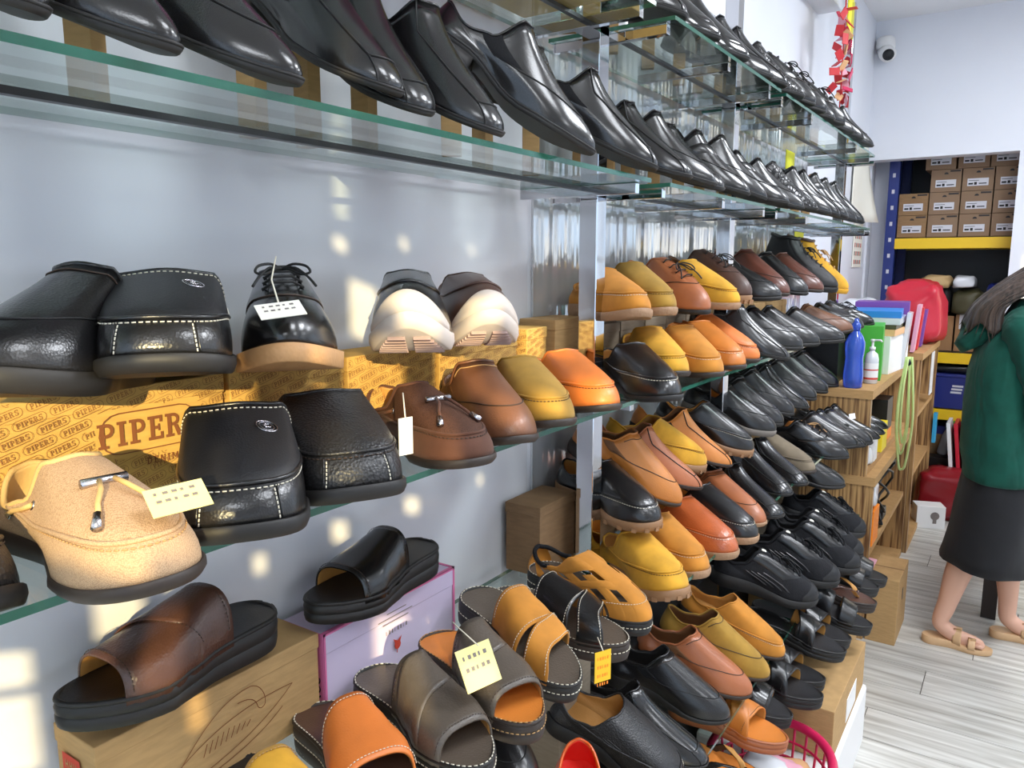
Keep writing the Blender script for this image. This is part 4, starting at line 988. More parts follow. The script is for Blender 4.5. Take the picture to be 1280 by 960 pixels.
def lace(r, L_, mat, rows, hw_=.13, bow=True, rr=.0016):
    for k, v in enumerate(rows):
        mb = MB(); sg = 1 if k % 2 else -1
        mb.tube([L_.S(-hw_, v - .02, .003), L_.S(-hw_ * .4, v + .01, .0065), L_.S(hw_ * .4, v + .02, .0065), L_.S(hw_, v + .03, .003)], rr, 6); part(r, mb, 'lace', mat)
    for v in rows:
        for sg in (1, -1): pass
    if bow:
        c = L_.S(0, rows[-2], .009)
        for sg in (1, -1):
            pts = spline([c, c + Vector((.010, sg * .012, .005)), c + Vector((.020, sg * .026, .002)), c + Vector((.028, sg * .030, -.006)), c + Vector((.024, sg * .020, -.008)), c + Vector((.010, sg * .008, -.001)), c], 4)
            mb = MB(); mb.tube(pts, rr, 6); part(r, mb, 'lace_bow', mat)
            mb = MB(); mb.tube(spline([c, c + Vector((.018, sg * .014, .0)), c + Vector((.040, sg * .026, -.012)), c + Vector((.052, sg * .034, -.024))], 4), rr, 6); part(r, mb, 'lace_end', mat)

def make_derby(var, mat, sole_mat, lining, lace_mat='thread_black'):
    kw = dict(L=.29, W=.104, toe_w=.84, toe_p=2.3, toe_q=2.0, cap_t=.66, sole=.012, heel=.018, flat=True, spring=.012, toe_h=.046, throat=.40, zt=.112, zs=.064, zb=.082, yw=.030, vamp=.55)
    if var == 'derbytan': kw.update(sole=.020, W=.110, flare=1.08, toe_p=2.2, zt=.122, throat=.40, zs=.078, zb=.09)
    if var == 'derbylug': kw.update(sole=.022, zt=.118)
    if var == 'dressderby': kw.update(L=.30, W=.096, toe_w=.66, toe_p=2.8, sole=.008, heel=.024, flat=False, toe_h=.036)
    L_ = Last(**kw)
    r = shoe_base(L_, mat, lining, sole_mat, k0=1.0, k1=1.02)
    part(r, L_.rim(.0024), 'collar_binding', mat)
    for sg in (1, -1):
        part(r, L_.patch(sg * .10, sg * .42, lambda a: .52 + .1 * (abs(a) - .1), .99, .0026, 14, 8), 'lace_facing', mat)
        e = MB()
        for v in (.62, .72, .82, .92):
            e.lathe([(.0012, 0), (.0026, .0006), (.0012, .001)], 8, c=tuple(L_.S(sg * .13, v, .003)))
        part(r, e, 'eyelet', 'thread_black')
    lace(r, L_, lace_mat, (.62, .72, .82, .92), .14)
    mb = MB(); mb.tube(L_.fcurve(lambda a: .50 + .15 * abs(a), -.42, .42, .0006), .001, 6); part(r, mb, 'vamp_seam', 'thread_dark')
    if var == 'derbylug':
        mb = MB()
        for k in range(11):
            a = -.4 + .08 * k; t, e = L_.edge(a, 1.0); d = Vector((e.x - .2, e.y * 2, 0)).normalized()
            R_ = Matrix.Rotation(math.atan2(d.y, d.x), 4, 'Z'); R_.translation = Vector((e.x, e.y, L_.zbot(t) + .005))
            mb.box(-.006, .004, -.0045, .0045, -.005, .005, 0, R_)
        part(r, mb, 'tread_lug', sole_mat)
    return r

def make_boot(mat, sole_mat, lining, lace_mat):
    L_ = Last(L=.30, W=.110, toe_w=.92, toe_p=2.3, sole=.020, heel=.014, flat=True, spring=.012, toe_h=.058, throat=.36, zt=.172, zs=.160, zb=.168, yw=.040, vamp=.22, full=.95, thr_w=1.0, drop=.10)
    r = shoe_base(L_, mat, lining, sole_mat, k0=1.0, k1=1.03, mid=1.03)
    part(r, L_.rim(.006), 'padded_collar', 'dbrown' if mat == 'yellow' else mat)
    for sg in (1, -1): part(r, L_.patch(sg * .06, sg * .34, .45, .97, .0024, 10, 10), 'lace_facing', mat)
    lace(r, L_, lace_mat, (.50, .58, .66, .74, .82, .90), .10, True, .002)
    return r

def make_sneaker(mat, sole_mat, lining, patch='paper', bars=True):
    L_ = Last(L=.30, W=.108, toe_w=.88, toe_p=2.3, toe_q=2.0, sole=.024, heel=.014, flat=True, spring=.016, toe_h=.046, throat=.37, zt=.122, zs=.070, zb=.096, yw=.031, vamp=.56, flare=1.04)
    r = shoe_base(L_, mat, lining, sole_mat, k0=.96, k1=1.0, mid=1.05)
    part(r, L_.rim(.005), 'padded_collar', 'black_fabric')
    part(r, L_.patch(-.26, .26, .02, lambda a: .34 * (1 - (abs(a) / .30) ** 2) + .03, .0018, 20, 5), 'toe_guard', 'black_matte')
    part(r, L_.patch(-.09, .09, .52, 1.0, .004, 10, 10), 'tongue', 'black_fabric')
    for sg in (1, -1): part(r, L_.patch(sg * .09, sg * .30, .52, .98, .0026, 10, 10), 'lace_facing', 'black_soft')
    lace(r, L_, 'black_fabric', (.56, .64, .72, .80, .88), .12, True, .0024)
    if bars:
        for sg in (1, -1):
            for k in range(4): part(r, L_.patch(sg * (.34 + .045 * k), sg * (.36 + .045 * k), .22, .72, .0024, 3, 6), 'side_bar', 'black_soft')
    if patch: part(r, L_.patch(-.05, .05, .93, .995, .0055, 6, 3), 'tongue_label', patch)
    return r

# ----------------------------------------------------------------- sandals
class Bed:
    def __init__(s, L=.285, W=.106, th=.030, heel=.012, toe_p=2.1, spring=.006, dish=.004):
        s.l = Last(L=L, W=W, heel_w=.76, waist=.70, toe_w=.92, toe_p=toe_p, cap_t=.62, sole=th, heel=heel, flat=True, spring=spring); s.L = L; s.dish = dish
    def top(s, t): return s.l.ztop(t)
    def base(s, r, sole_mat, bed_mat, stitch=None, rim=True, split=.5):
        l = s.l
        zm = lambda t: l.zbot(t) + (l.ztop(t) - l.zbot(t)) * split
        part(r, l.slab(l.zbot, zm, .97, 1.0, mid=1.0), 'outsole', sole_mat)
        part(r, l.slab(zm, lambda t: l.ztop(t) - .001, 1.0, .985, mid=1.012), 'midsole', sole_mat)
        mb = MB()
        def fn(i, j):
            a = (j * 2 - 1); t = .004 + .992 * (1 - math.cos(PI * i)) / 2
            y = l.hw(t) * .93 * a
            return Vector((t * l.L, l.cen(t) + y, l.ztop(t) + .0006 + .003 * abs(a) ** 3))
        mb.grid(fn, 28, 10); part(r, mb, 'footbed', bed_mat)
        if rim:
            mb = MB(); mb.tube(l.ring(lambda t: l.ztop(t) + .0005, .955), .0032, 7, closed=True); part(r, mb, 'rim', sole_mat)
        if stitch:
            R_ = l.ring(lambda t: l.ztop(t) + .0038, .955, 90); part(r, dashes(R_ + [R_[0]], .0075, .0045, .0009), 'stitching', stitch)
            R_ = l.ring(lambda t: zm(t) + .003, 1.012, 90); part(r, dashes(R_ + [R_[0]], .0075, .0045, .0009), 'stitching', stitch)
    def strap(s, r, tl, tr, H, mat, name='strap', lin_='lining_tan', th=.0032, up=1.0, nu=22, nv=10, drop=.006, sink=None):
        """band over the foot; tl / tr = (rear, front) along the left / right edge, H = (rear, front) crown height"""
        l = s.l
        def fn(i, j):
            A = PI * i                                     # 0 = left edge, PI = right edge
            ul = tl[0] + (tl[1] - tl[0]) * j; ur = tr[0] + (tr[1] - tr[0]) * j
            k = (1 - math.cos(A)) / 2; t = ul + (ur - ul) * k
            h = H[0] + (H[1] - H[0]) * j
            w = l.hw(t) * (1.0 - .0 * math.sin(A))
            y = w * (abs(math.cos(A)) ** .72) * (1 if math.cos(A) > 0 else -1)
            z = l.ztop(t) - drop + (h + drop) * (math.sin(A) ** .62 if 0 < i < 1 else 0)
            return Vector((t * l.L, l.cen(t) + y, z))
        mb = MB(); mb.grid(fn, nu, nv)
        o = part(r, mb, name, mat, -th if False else th, lin_)
        return fn, o
    def strap_seam(s, r, fn, js, mat='thread_white', i0=.06, i1=.94, off=.0016, dash=True):
        for j in js:
            c = []
            for k in range(31):
                i = i0 + (i1 - i0) * k / 30; p = fn(i, j); q = (fn(min(1, i + .01), j) - fn(max(0, i - .01), j)).cross(fn(i, min(1, j + .02)) - fn(i, max(0, j - .02)))
                q.normalize(); 
                if q.z < 0 and abs(q.z) > .2: q = -q
                elif abs(q.z) <= .2 and q.y * p.y < 0: q = -q
                c.append(p + q * off)
            if dash: part(r, dashes(c, .0048, .003, .0006), 'stitching', mat)
            else:
                mb = MB(); mb.tube(c, .001, 6); part(r, mb, 'seam', mat)

def make_slide(var, mat, sole_mat, bed_mat, stitch, lining='lining_tan'):
    r = empty('shoe')
    b = Bed(W=.108, th=.030 if var != 'flat' else .022, heel=.012)
    b.base(r, sole_mat, bed_mat, stitch)
    if var in ('band', 'flat'):
        fn, o = b.strap(r, (.40, .80), (.44, .80), (.066, .040), mat, 'vamp_band', lining)
        b.strap_seam(r, fn, (.06, .94), stitch or 'thread_dark')
    elif var == 'panel':       # wide vamp in overlapping panels
        fn, o = b.strap(r, (.34, .84), (.40, .84), (.070, .038), mat, 'vamp_band', lining)
        b.strap_seam(r, fn, (.05, .95), 'thread_dark'); b.strap_seam(r, lambda i, j: fn(i, .28 + .45 * i), (.5,), 'thread_dark', .1, .95)
        fn2, o2 = b.strap(r, (.34, .52), (.44, .70), (.0725, .056), mat, 'overlay_panel', None, .0022)
    elif var == 'cross':       # broad rear band and a diagonal toe strap
        fn, o = b.strap(r, (.38, .62), (.38, .66), (.068, .054), mat, 'rear_band', lining)
        b.strap_seam(r, fn, (.06, .94), stitch or 'thread_dark')
        fn2, o2 = b.strap(r, (.56, .70), (.74, .90), (.058, .044), mat, 'cross_strap', lining, drop=.004)
        b.strap_seam(r, fn2, (.08, .92), stitch or 'thread_dark')
    elif var == 'two':         # two crossing straps
        fn, o = b.strap(r, (.44, .60), (.54, .70), (.060, .050), mat, 'cross_strap', lining)
        fn2, o2 = b.strap(r, (.62, .78), (.50, .66), (.054, .046), mat, 'cross_strap', lining, drop=.005)
        b.strap_seam(r, fn2, (.1, .9), stitch or 'thread_dark')
    elif var == 'thong':
        c = Vector((.80 * b.L, 0, b.top(.8) + .004))
        for sg in (1, -1):
            l = b.l
            p = [c, Vector((.74 * l.L, sg * .012, b.top(.7) + .026)), Vector((.60 * l.L, sg * .036, b.top(.6) + .032)), Vector((.46 * l.L, sg * l.hw(.46) * 1.0, b.top(.46) - .002))]
            mb = MB()
            def f3(i, j, p=p, sg=sg):
                x = i * 3; k = min(2, int(x)); q = p[k].lerp(p[k + 1], x - k)
                return q + Vector(((j - .5) * .03 * (.4 + .6 * i), 0, 0))
            mb.grid(f3, 14, 4); part(r, mb, 'thong_strap', mat, .003, lining)
        mb = MB(); mb.tube([c + Vector((0, 0, -.006)), c + Vector((-.004, 0, .02))], .004, 8); part(r, mb, 'toe_post', mat)
    elif var == 'velcro':
        fn, o = b.strap(r, (.40, .58), (.40, .58), (.066, .056), mat, 'strap', lining); fn2, o2 = b.strap(r, (.66, .82), (.66, .82), (.052, .040), mat, 'strap', lining)
        mb = MB(); p = fn(.3, .5); mb.box(p.x - .012, p.x + .012, p.y - .008, p.y + .008, p.z - .001, p.z + .006); part(r, mb, 'buckle', 'silver')
    return r

def make_fisher(mat, sole_mat, bed_mat, lining='lining_tan'):
    r = empty('shoe'); b = Bed(W=.106, th=.026, heel=.012)
    b.base(r, sole_mat, bed_mat, 'thread_white')
    l = b.l
    # closed toe with cut slots, instep strap, open heel cage
    U = Last(L=.285, W=.106, heel_w=.74, waist=.70, toe_w=.92, toe_p=2.1, cap_t=.62, sole=.026, heel=.012, flat=True, spring=.006, toe_h=.042, throat=.42, zt=.100, zs=.060, zb=.075, yw=.034, vamp=.55)
    part(r, U.patch(-.14, .14, .02, 1.0, .001, 18, 22), 'centre_strap', mat)
    part(r, U.patch(-.30, .30, .0, .34, .0006, 26, 8), 'toe_piece', mat)
    for sg in (1, -1):
        for k, (a0, a1) in enumerate(((.20, .275), (.315, .385), (.43, .52))):
            v1 = .96
            part(r, U.patch(sg * a0, sg * a1, .0, v1 - .22 + .1 * k, .0012, 6, 12), 'side_strap', mat)
        part(r, U.patch(sg * .10, sg * .52, .52, .66, .0018, 14, 5), 'cross_band', mat)
        part(r, U.patch(sg * .10, sg * .56, .80, .99, .0026, 14, 6), 'instep_strap', mat)
    mb = MB(); mb.tube([U.S(1 - .5 * i / 20, .97 - .02 * math.sin(i / 20 * PI), .0) for i in range(21)] , .0045, 8); part(r, mb, 'collar_binding', 'black_fabric')
    mb = MB(); mb.tube([U.S(-1 + .5 * i / 20, .97 - .02 * math.sin(i / 20 * PI), .0) for i in range(21)] , .0045, 8); part(r, mb, 'collar_binding', 'black_fabric')
    for sg in (1, -1):
        part(r, U.patch(sg * .56, sg * 1.0, .74, .99, .001, 16, 5), 'heel_strap', mat)
        part(r, U.patch(sg * .84, sg * 1.0, .0, .76, .001, 8, 8), 'heel_counter', mat)
        mb = MB()
        def f3(i, j, sg=sg):
            a = sg * (.70 + .16 * j + .10 * (1 - i)); return U.S(a - sg * .0, .02 + .78 * i, .001)
        part(r, U.patch(sg * .66, sg * .74, 0, .78, .001, 5, 8), 'heel_strut', mat)
    part(r, dashes(U.fcurve(lambda a: .30, -.28, .28, .002), .005, .003, .0006), 'stitching', 'thread_white')
    return r

def flip_y(r):
    """the other foot: mirror the meshes"""
    for ch in r.children_recursive:
        if ch.type == 'MESH':
            for v in ch.data.vertices: v.co.y = -v.co.y
            ch.data.flip_normals()
    return r

KINDS = {}
def kind(k): 
    def d(f): KINDS[k] = f; return f
    return d
MATS = {'blk': 'black_leather', 'beige': 'beige', 'brown': 'brown_suede'}
def shoe_proto(kd, col):
    key = (kd, col)
    if key in PROTO: return PROTO[key], False
    blk = col == 'blk'
    if kd in ('dress', 'bike', 'croc', 'buckle', 'patent'):
        m = {'croc': 'black_croc', 'patent': 'black_patent'}.get(kd, 'black_leather') if blk else {'tan': 'tan_leather'}.get(col, col)
        r = make_dress(kd, m, 'black_sole' if blk else 'dark_sole', 'lining_tan' if kd in ('buckle', 'patent') else ('lining_brown' if not blk else 'lining_black'))
    elif kd == 'mocemb': r = make_moc(kd, 'black_soft', 'black_sole', 'lining_brown', 'black_matte', 'thread_white')
    elif kd == 'mocblk': r = make_moc(kd, 'black_pebble', 'black_sole', 'lining_tan', 'black_pebble', 'thread_dark')
    elif kd in ('moc', 'moccrepe', 'moclug'):
        m = 'black_soft' if blk else col
        sm = {'moc': 'dark_sole', 'moccrepe': 'crepe', 'moclug': 'gum'}[kd]
        if blk and kd == 'moc': sm = 'black_sole'
        st = 'thread_white' if (blk or col in ('chest', 'tan', 'tanor')) else 'thread_dark'
        r = make_moc(kd, m, sm, 'lining_tan' if not blk else 'lining_tan', None, st)
    elif kd == 'beige': r = make_boat('beige', 'beige_big', 'dark_sole', 'lining_beige', 'lining_beige')
    elif kd == 'woven': r = make_boat('brown_suede', 'brown_weave', 'dark_sole', 'lining_tan', 'brown_suede')
    elif kd in ('slipon', 'slipthick', 'slipgrey', 'slipcrepe'):
        m = 'black_soft' if blk else {'tan': 'tan_leather'}.get(col, col)
        r = make_slipon(kd, m, {'slipgrey': 'grey_sole', 'slipcrepe': 'crepe'}.get(kd, 'black_sole' if blk else 'dark_sole'), 'lining_black' if blk else 'lining_brown')
    elif kd == 'sport': r = make_slipon(kd, 'black_soft' if blk else col, 'white_sole', 'lining_black')
    elif kd in ('derby', 'derbytan', 'derbylug'):
        m = ('black_leather' if blk else {'tan': 'tan_leather'}.get(col, col))
        v = 'dressderby' if (kd == 'derby' and blk) else kd
        r = make_derby(v, m, {'derbytan': 'tan_sole', 'derbylug': 'gum'}.get(kd, 'black_sole'), 'lining_black' if blk else 'lining_brown', 'thread_tan' if col == 'tan' else 'thread_black')
    elif kd == 'boot':
        r = make_boot('yellow', 'yellow', 'lining_tan', 'thread_tan') if col == 'yboot' else make_boot('black_matte' if blk else col, 'black_sole', 'lining_black', 'thread_black')
    elif kd == 'sneaker': r = make_sneaker('black_mesh', 'black_sole', 'lining_black')
    elif kd == 'slide': r = make_slide('band', 'black_leather', 'black_sole', 'black_matte', None)
    elif kd == 'slide2': r = make_slide('velcro', 'black_soft', 'black_sole', 'black_matte', None)
    elif kd == 'slidedark': r = make_slide('panel', 'dkbrown', 'black_sole', 'black_matte', None)
    elif kd == 'slideyel': r = make_slide('band', 'yellow', 'black_sole', 'black_matte', 'thread_tan')
    elif kd == 'slideor': r = make_slide('band', 'orange', 'dark_sole', 'dbrown', 'thread_white')
    elif kd == 'slidegrey': r = make_slide('panel', 'grey_slide', 'black_sole', 'grey_slide', 'thread_white')
    elif kd == 'slidetag': r = make_slide('panel', 'grey_slide', 'dark_sole', 'tanor', 'thread_tan')
    elif kd == 'crosstan': r = make_slide('cross', 'tan', 'black_sole', 'grey_slide', 'thread_white')
    elif kd == 'crossblk': r = make_slide('cross', 'black_soft', 'dark_sole', 'grey_slide', 'thread_white')
    elif kd == 'crossbrown': r = make_slide('two', 'tanor', 'rbrown', 'tanor', None)
    elif kd == 'crossb2': r = make_slide('two', 'black_soft', 'black_sole', 'black_matte', None)
    elif kd == 'thong': r = make_slide('thong', 'black_leather' if col == 'tanor' else 'dkbrown', 'dark_sole', 'tanor' if col == 'tanor' else 'dkbrown', None)
    elif kd == 'fisher': r = make_fisher('tan', 'black_sole', 'grey_slide')
    elif kd == 'clog': r = make_slipon('slipon', 'clog', 'dark_sole', 'clog_red')
    else: raise KeyError(kd)
    PROTO[key] = r
    return r, True

NAMES = {'dress': 'dress_shoe', 'bike': 'dress_shoe', 'croc': 'dress_shoe', 'buckle': 'dress_shoe', 'patent': 'dress_shoe', 'derby': 'derby_shoe', 'derbytan': 'derby_shoe', 'derbylug': 'derby_shoe', 'boot': 'ankle_boot',
         'sneaker': 'sneaker', 'slide': 'slide_sandal', 'slide2': 'slide_sandal', 'slidedark': 'slide_sandal', 'slideor': 'slide_sandal', 'slideyel': 'slide_sandal', 'slidegrey': 'slide_sandal', 'slidetag': 'slide_sandal', 'crosstan': 'slide_sandal',
         'crossblk': 'slide_sandal', 'crossbrown': 'slide_sandal', 'crossb2': 'slide_sandal', 'thong': 'thong_sandal', 'fisher': 'fisherman_sandal', 'beige': 'driving_loafer', 'woven': 'driving_loafer', 'clog': 'loafer'}
CATS = {'ankle_boot': 'boot', 'sneaker': 'sneaker', 'slide_sandal': 'sandal', 'thong_sandal': 'sandal', 'fisherman_sandal': 'sandal'}
def put_shoe(kd, col, pos, yaw, pitch, L, label, group, roll=0.0):
    p, fresh = shoe_proto(kd, col)
    o = p if fresh else copy_tree(p)
    o.name = NAMES.get(kd, 'loafer')
    o.location = pos; o.rotation_euler = (math.radians(roll), math.radians(pitch), math.radians(yaw))
    cat = CATS.get(NAMES.get(kd, 'loafer'), 'shoe')
    tag(o, label, cat, group)
    return o
# ================================================================= shoes go on the shelves
for kd, col, pos, yaw, pitch, lab, grp in SHOES:
    put_shoe(kd, col, pos, yaw, pitch, .29, lab, grp)
    if 'topmost' in grp or 'second-highest' in grp:
        zg = ZT2 if 'topmost' in grp else ZT1
        c, s_ = math.cos(math.radians(yaw)), math.sin(math.radians(yaw))
        d = .05; x, y = pos[0] + c * d, pos[1] + s_ * d; h = pos[2] - zg - d * math.tan(math.radians(pitch)) - .004
        if h > .01:
            r_ = empty('heel_riser', (x, y, zg), (0, 0, math.radians(yaw))); tag(r_, 'tan heel riser under ' + lab.replace('plain ', '').replace(' leather', '').replace(' with buckle strap', '').replace(' with seams', '').replace('square-toed ', '').replace('glossy ', '').replace(' glass', ''), 'riser', 'cardboard heel risers')
            mb = MB(); mb.box(-.015, .015, -.011, .011, 0, h, 0, None, .001); mb.build('block', M['kraft'], r_)

# ================================================================= lettering (flat print)
def arc(cx, cy, r0, r1, a0, a1, n=8, ex=1.0):
    q = []
    for i in range(n):
        A, B = math.radians(a0 + (a1 - a0) * i / n), math.radians(a0 + (a1 - a0) * (i + 1) / n)
        q.append([(cx + r0 * ex * math.cos(A), cy + r0 * math.sin(A)), (cx + r1 * ex * math.cos(A), cy + r1 * math.sin(A)), (cx + r1 * ex * math.cos(B), cy + r1 * math.sin(B)), (cx + r0 * ex * math.cos(B), cy + r0 * math.sin(B))])
    return q
def rc(x0, y0, x1, y1): return [[(x0, y0), (x1, y0), (x1, y1), (x0, y1)]]
def slab_letter(c):
    st = rc(.10, 0, .28, 1); sv = rc(0, 0, .40, .12) + rc(0, .88, .40, 1)
    if c == 'I': return rc(.10, 0, .28, 1) + rc(0, 0, .38, .12) + rc(0, .88, .38, 1), .46
    if c == 'P': return st + rc(0, 0, .42, .12) + rc(0, .88, .40, 1) + arc(.38, .71, .14, .29, -90, 90) + rc(.28, .42, .38, .56) + rc(.28, .86, .38, 1), .74
    if c == 'R': return st + rc(0, 0, .38, .12) + rc(0, .88, .40, 1) + arc(.38, .73, .13, .27, -90, 90) + rc(.28, .46, .38, .59) + rc(.28, .87, .38, 1) + [[(.38, .48), (.56, .48), (.74, 0), (.54, 0)]] + rc(.54, 0, .80, .12), .86
    if c == 'E': return st + rc(0, 0, .66, .13) + rc(0, .87, .64, 1) + rc(.28, .44, .52, .57) + rc(.54, 0, .66, .30) + rc(.52, .72, .64, 1) + rc(.44, .36, .52, .65), .72
    if c == 'S': return arc(.32, .72, .13, .28, 60, 270) + arc(.32, .28, .13, .28, -120, 90) + rc(.50, .68, .60, 1) + rc(.04, 0, .14, .32), .68
    if c == 'D': return st + rc(0, 0, .30, .12) + rc(0, .88, .30, 1) + arc(.28, .5, .34, .5, -90, 90), .84
    if c == 'N': return rc(.06, 0, .18, 1) + rc(.62, 0, .74, 1) + [[(.06, 1), (.24, 1), (.74, 0), (.56, 0)]] + rc(0, 0, .26, .10) + rc(.54, .9, .82, 1), .88
    if c == 'M': return rc(.06, 0, .18, 1) + rc(.80, 0, .96, 1) + [[(.06, 1), (.24, 1), (.56, .2), (.46, .2)]] + [[(.80, 1), (.96, 1), (.56, .2), (.46, .2)]] + rc(0, 0, .26, .10) + rc(.72, 0, 1.04, .10), 1.1
    return [], .4
def word_quads(wd, h, gap=.07):
    Q = []; x = 0
    for c in wd:
        q, adv = slab_letter(c)
        Q += [[(px * h + x, py * h) for px, py in k] for k in q]; x += (adv + gap) * h
    return Q, x - gap * h
def pill(w_, h_, t, n=6):
    """outline of a rounded box centred on 0,0"""
    r = h_ / 2
    return (rc(-w_ / 2 + r, h_ / 2 - t, w_ / 2 - r, h_ / 2) + rc(-w_ / 2 + r, -h_ / 2, w_ / 2 - r, -h_ / 2 + t) + arc(-w_ / 2 + r, 0, r - t, r, 90, 270, n) + arc(w_ / 2 - r, 0, r - t, r, -90, 90, n))
def print_on(mb, quads, frame, mi=0, clip=None, lift=.0004):
    """frame = (origin, u, v, n) on the face; clip = (u0, u1, v0, v1)"""
    o, u, v, n = frame
    for q in quads:
        if clip:
            cx = sum(p[0] for p in q) / len(q); cy = sum(p[1] for p in q) / len(q)
            if not (clip[0] < cx < clip[1] and clip[2] < cy < clip[3]): continue
            q = [(min(max(p[0], clip[0]), clip[1]), min(max(p[1], clip[2]), clip[3])) for p in q]
        e_ = lift + (len(mb.f) % 64) * 3e-6
        mb.add([o + u * p[0] + v * p[1] + n * e_ for p in q], [list(range(len(q)))], mi, False)
def rot2(quads, a, dx, dy):
    c, s_ = math.cos(a), math.sin(a)
    return [[(p[0] * c - p[1] * s_ + dx, p[0] * s_ + p[1] * c + dy) for p in q] for q in quads]
FONT_CACHE = {}
def text_quads(txt, h):
    """plain sans lettering from the built-in font, as polygons scaled to cap height h"""
    cu = bpy.data.curves.new('lettering', 'FONT'); cu.body = txt; cu.resolution_u = 2
    o = bpy.data.objects.new('lettering', cu); COL.objects.link(o)
    dg = bpy.context.evaluated_depsgraph_get(); me = bpy.data.meshes.new_from_object(o.evaluated_get(dg))
    vs_ = [v.co.copy() for v in me.vertices]; q = [[(vs_[i].x * h / .69, vs_[i].y * h / .69) for i in p.vertices] for p in me.polygons]
    bpy.data.objects.remove(o); bpy.data.curves.remove(cu); bpy.data.meshes.remove(me)
    return q

def pattern(w_, h_, wh=.0058, ang=math.radians(16)):
    """rows of the shop-box word in rounded outlines, tilted"""
    wq, wl_ = word_quads('PIPERS', wh); wq = [[(p[0] - wl_ / 2, p[1] - wh / 2) for p in q] for q in wq] + pill(wl_ + wh * 1.3, wh * 1.75, wh * .09)
    pl, ph = wl_ + wh * 1.9, wh * 2.25
    out = []
    nx, ny = int(w_ / pl) + 4, int((h_ + w_ * math.sin(ang)) / ph) + 4
    for j in range(-ny, ny):
        for i in range(-2, nx):
            lx, ly = i * pl + (j % 2) * pl * .5, j * ph
            cx, cy = lx * math.cos(ang) - ly * math.sin(ang), lx * math.sin(ang) + ly * math.cos(ang)
            if -pl / 2 < cx < w_ + pl / 2 and -pl / 3 < cy < h_ + pl / 3: out += rot2(wq, ang, cx, cy)
    return out
def shoe_box(x0, x1, y0, y1, z0, h, label, mat='kraft_yellow', group='shoe boxes on the middle shelf', rz=0.0, printed=True, logo=False, lid=.022, word=.0058):
    cx, cy = (x0 + x1) / 2, (y0 + y1) / 2; w2, d2 = (x1 - x0) / 2, (y1 - y0) / 2
    r = empty('shoe_box', (cx, cy, z0), (0, 0, rz)); tag(r, label, 'box', group)
    b = MB(); b.box(-w2 + .0015, w2 - .0015, -d2 + .0015, d2 - .0015, 0, h - .002, 0, None, .001); b.build('body', M[mat], r)
    l = MB(); l.box(-w2, w2, -d2, d2, h - lid, h, 0, None, .0015); l.build('lid', M[mat], r)
    if printed:
        m = MB(); f = (Vector((w2, -d2, 0)), Vector((0, 1, 0)), Vector((0, 0, 1)), Vector((1, 0, 0)))
        lg = None
        pq = pattern(2 * d2, h, word)
        if logo:
            lw = .118; lx, ly = 2 * d2 - .098, h - .050
            keep = []
            for q in pq:
                a = sum(p[0] for p in q) / len(q); c = sum(p[1] for p in q) / len(q)
                if abs(a - lx) < lw / 2 + .004 and abs(c - ly) < .028: continue
                keep.append(q)
            pq = keep
        print_on(m, pq, f, 0, (.001, 2 * d2 - .001, .001, h - .001), .0006); m.build('printed_pattern', M['print_fade'], r)['kind'] = 'stuff'
        if rz:
            m = MB(); f2 = (Vector((-w2, -d2, 0)), Vector((1, 0, 0)), Vector((0, 0, 1)), Vector((0, -1, 0)))
            print_on(m, pattern(2 * w2, h, word), f2, 0, (.001, 2 * w2 - .001, .001, h - .001), .0006); m.build('printed_pattern', M['print_fade'], r)['kind'] = 'stuff'
        if logo:
            g = MB(); wq, wl_ = word_quads('PIPERS', .027, .05); print_on(g, [[(p[0] - wl_ / 2 + lx, p[1] - .0135 + ly) for p in q] for q in wq], f, 0, None, .0012)
            print_on(g, [[(p[0] + lx, p[1] + ly) for p in q] for q in pill(lw, .046, .0013, 8)], f, 0, None, .0012)
            dq, dl = word_quads('DENIM', .008, .22); print_on(g, [[(p[0] - dl / 2 + lx + .012, p[1] + ly - .040) for p in q] for q in dq], f, 0, None, .0012)
            g.build('logo', M['print_brown'], r)
    return r

# ---- middle shelf, nearest bay: printed boxes
BH = .120
BX = .095
shoe_box(.012, BX, .243, .573, ZM, BH, 'long yellow-brown printed box, leftmost on middle shelf, with big brown logo', logo=True)
shoe_box(.012, BX, .580, .772, ZM, BH, 'yellow-brown printed box under the tan-soled laced shoe', word=.0066)
shoe_box(.012, BX, .778, .978, ZM, BH, 'yellow-brown printed box under the black white-soled slip-on', word=.0066)
shoe_box(.012, BX, .986, 1.222, ZM, BH, 'yellow-brown printed box under the brown white-soled slip-on', word=.0066)
shoe_box(.022, BX, 1.245, 1.335, ZM, .128, 'pale printed box turned slightly, right of the brown white-soled slip-on', rz=.10, mat='kraft_yellow')
shoe_box(.012, .10, 1.355, 1.50, ZM, .14, 'plain kraft box standing left of the nearest shelf post on middle shelf', 'kraft', printed=False)
def plain_row(xa, xb, ys, z, h, where, mat='box_grey', group='plain boxes'):
    for k in range(len(ys) - 1):
        shoe_box(xa, xb, ys[k] + .003, ys[k + 1] - .003, z, h, f'plain {("grey-brown" if mat == "box_grey" else "tan")} cardboard box {where[k]}', mat, group, printed=False)
plain_row(.012, .10, [1.505, 1.66, 1.80, 1.94, 2.08, 2.195], ZM, .118, ['behind the black and yellow moccasins', 'under the olive crepe-soled moccasin', 'under the russet laced shoe', 'under the yellow crepe-soled moccasin', 'under the dark brown lug-soled shoe'], 'box_grey', 'plain boxes on the middle shelf')
plain_row(.012, .10, [2.26, 2.45, 2.66, 2.87, 3.10, 3.17], ZM, .118, ['under the first brown slip-on of farthest bay', 'under the black slip-on of farthest bay', 'under the second reddish-brown slip-on', 'under the black lace-up boot', 'under the yellow work boot'], 'kraft', 'tan boxes on the middle shelf')
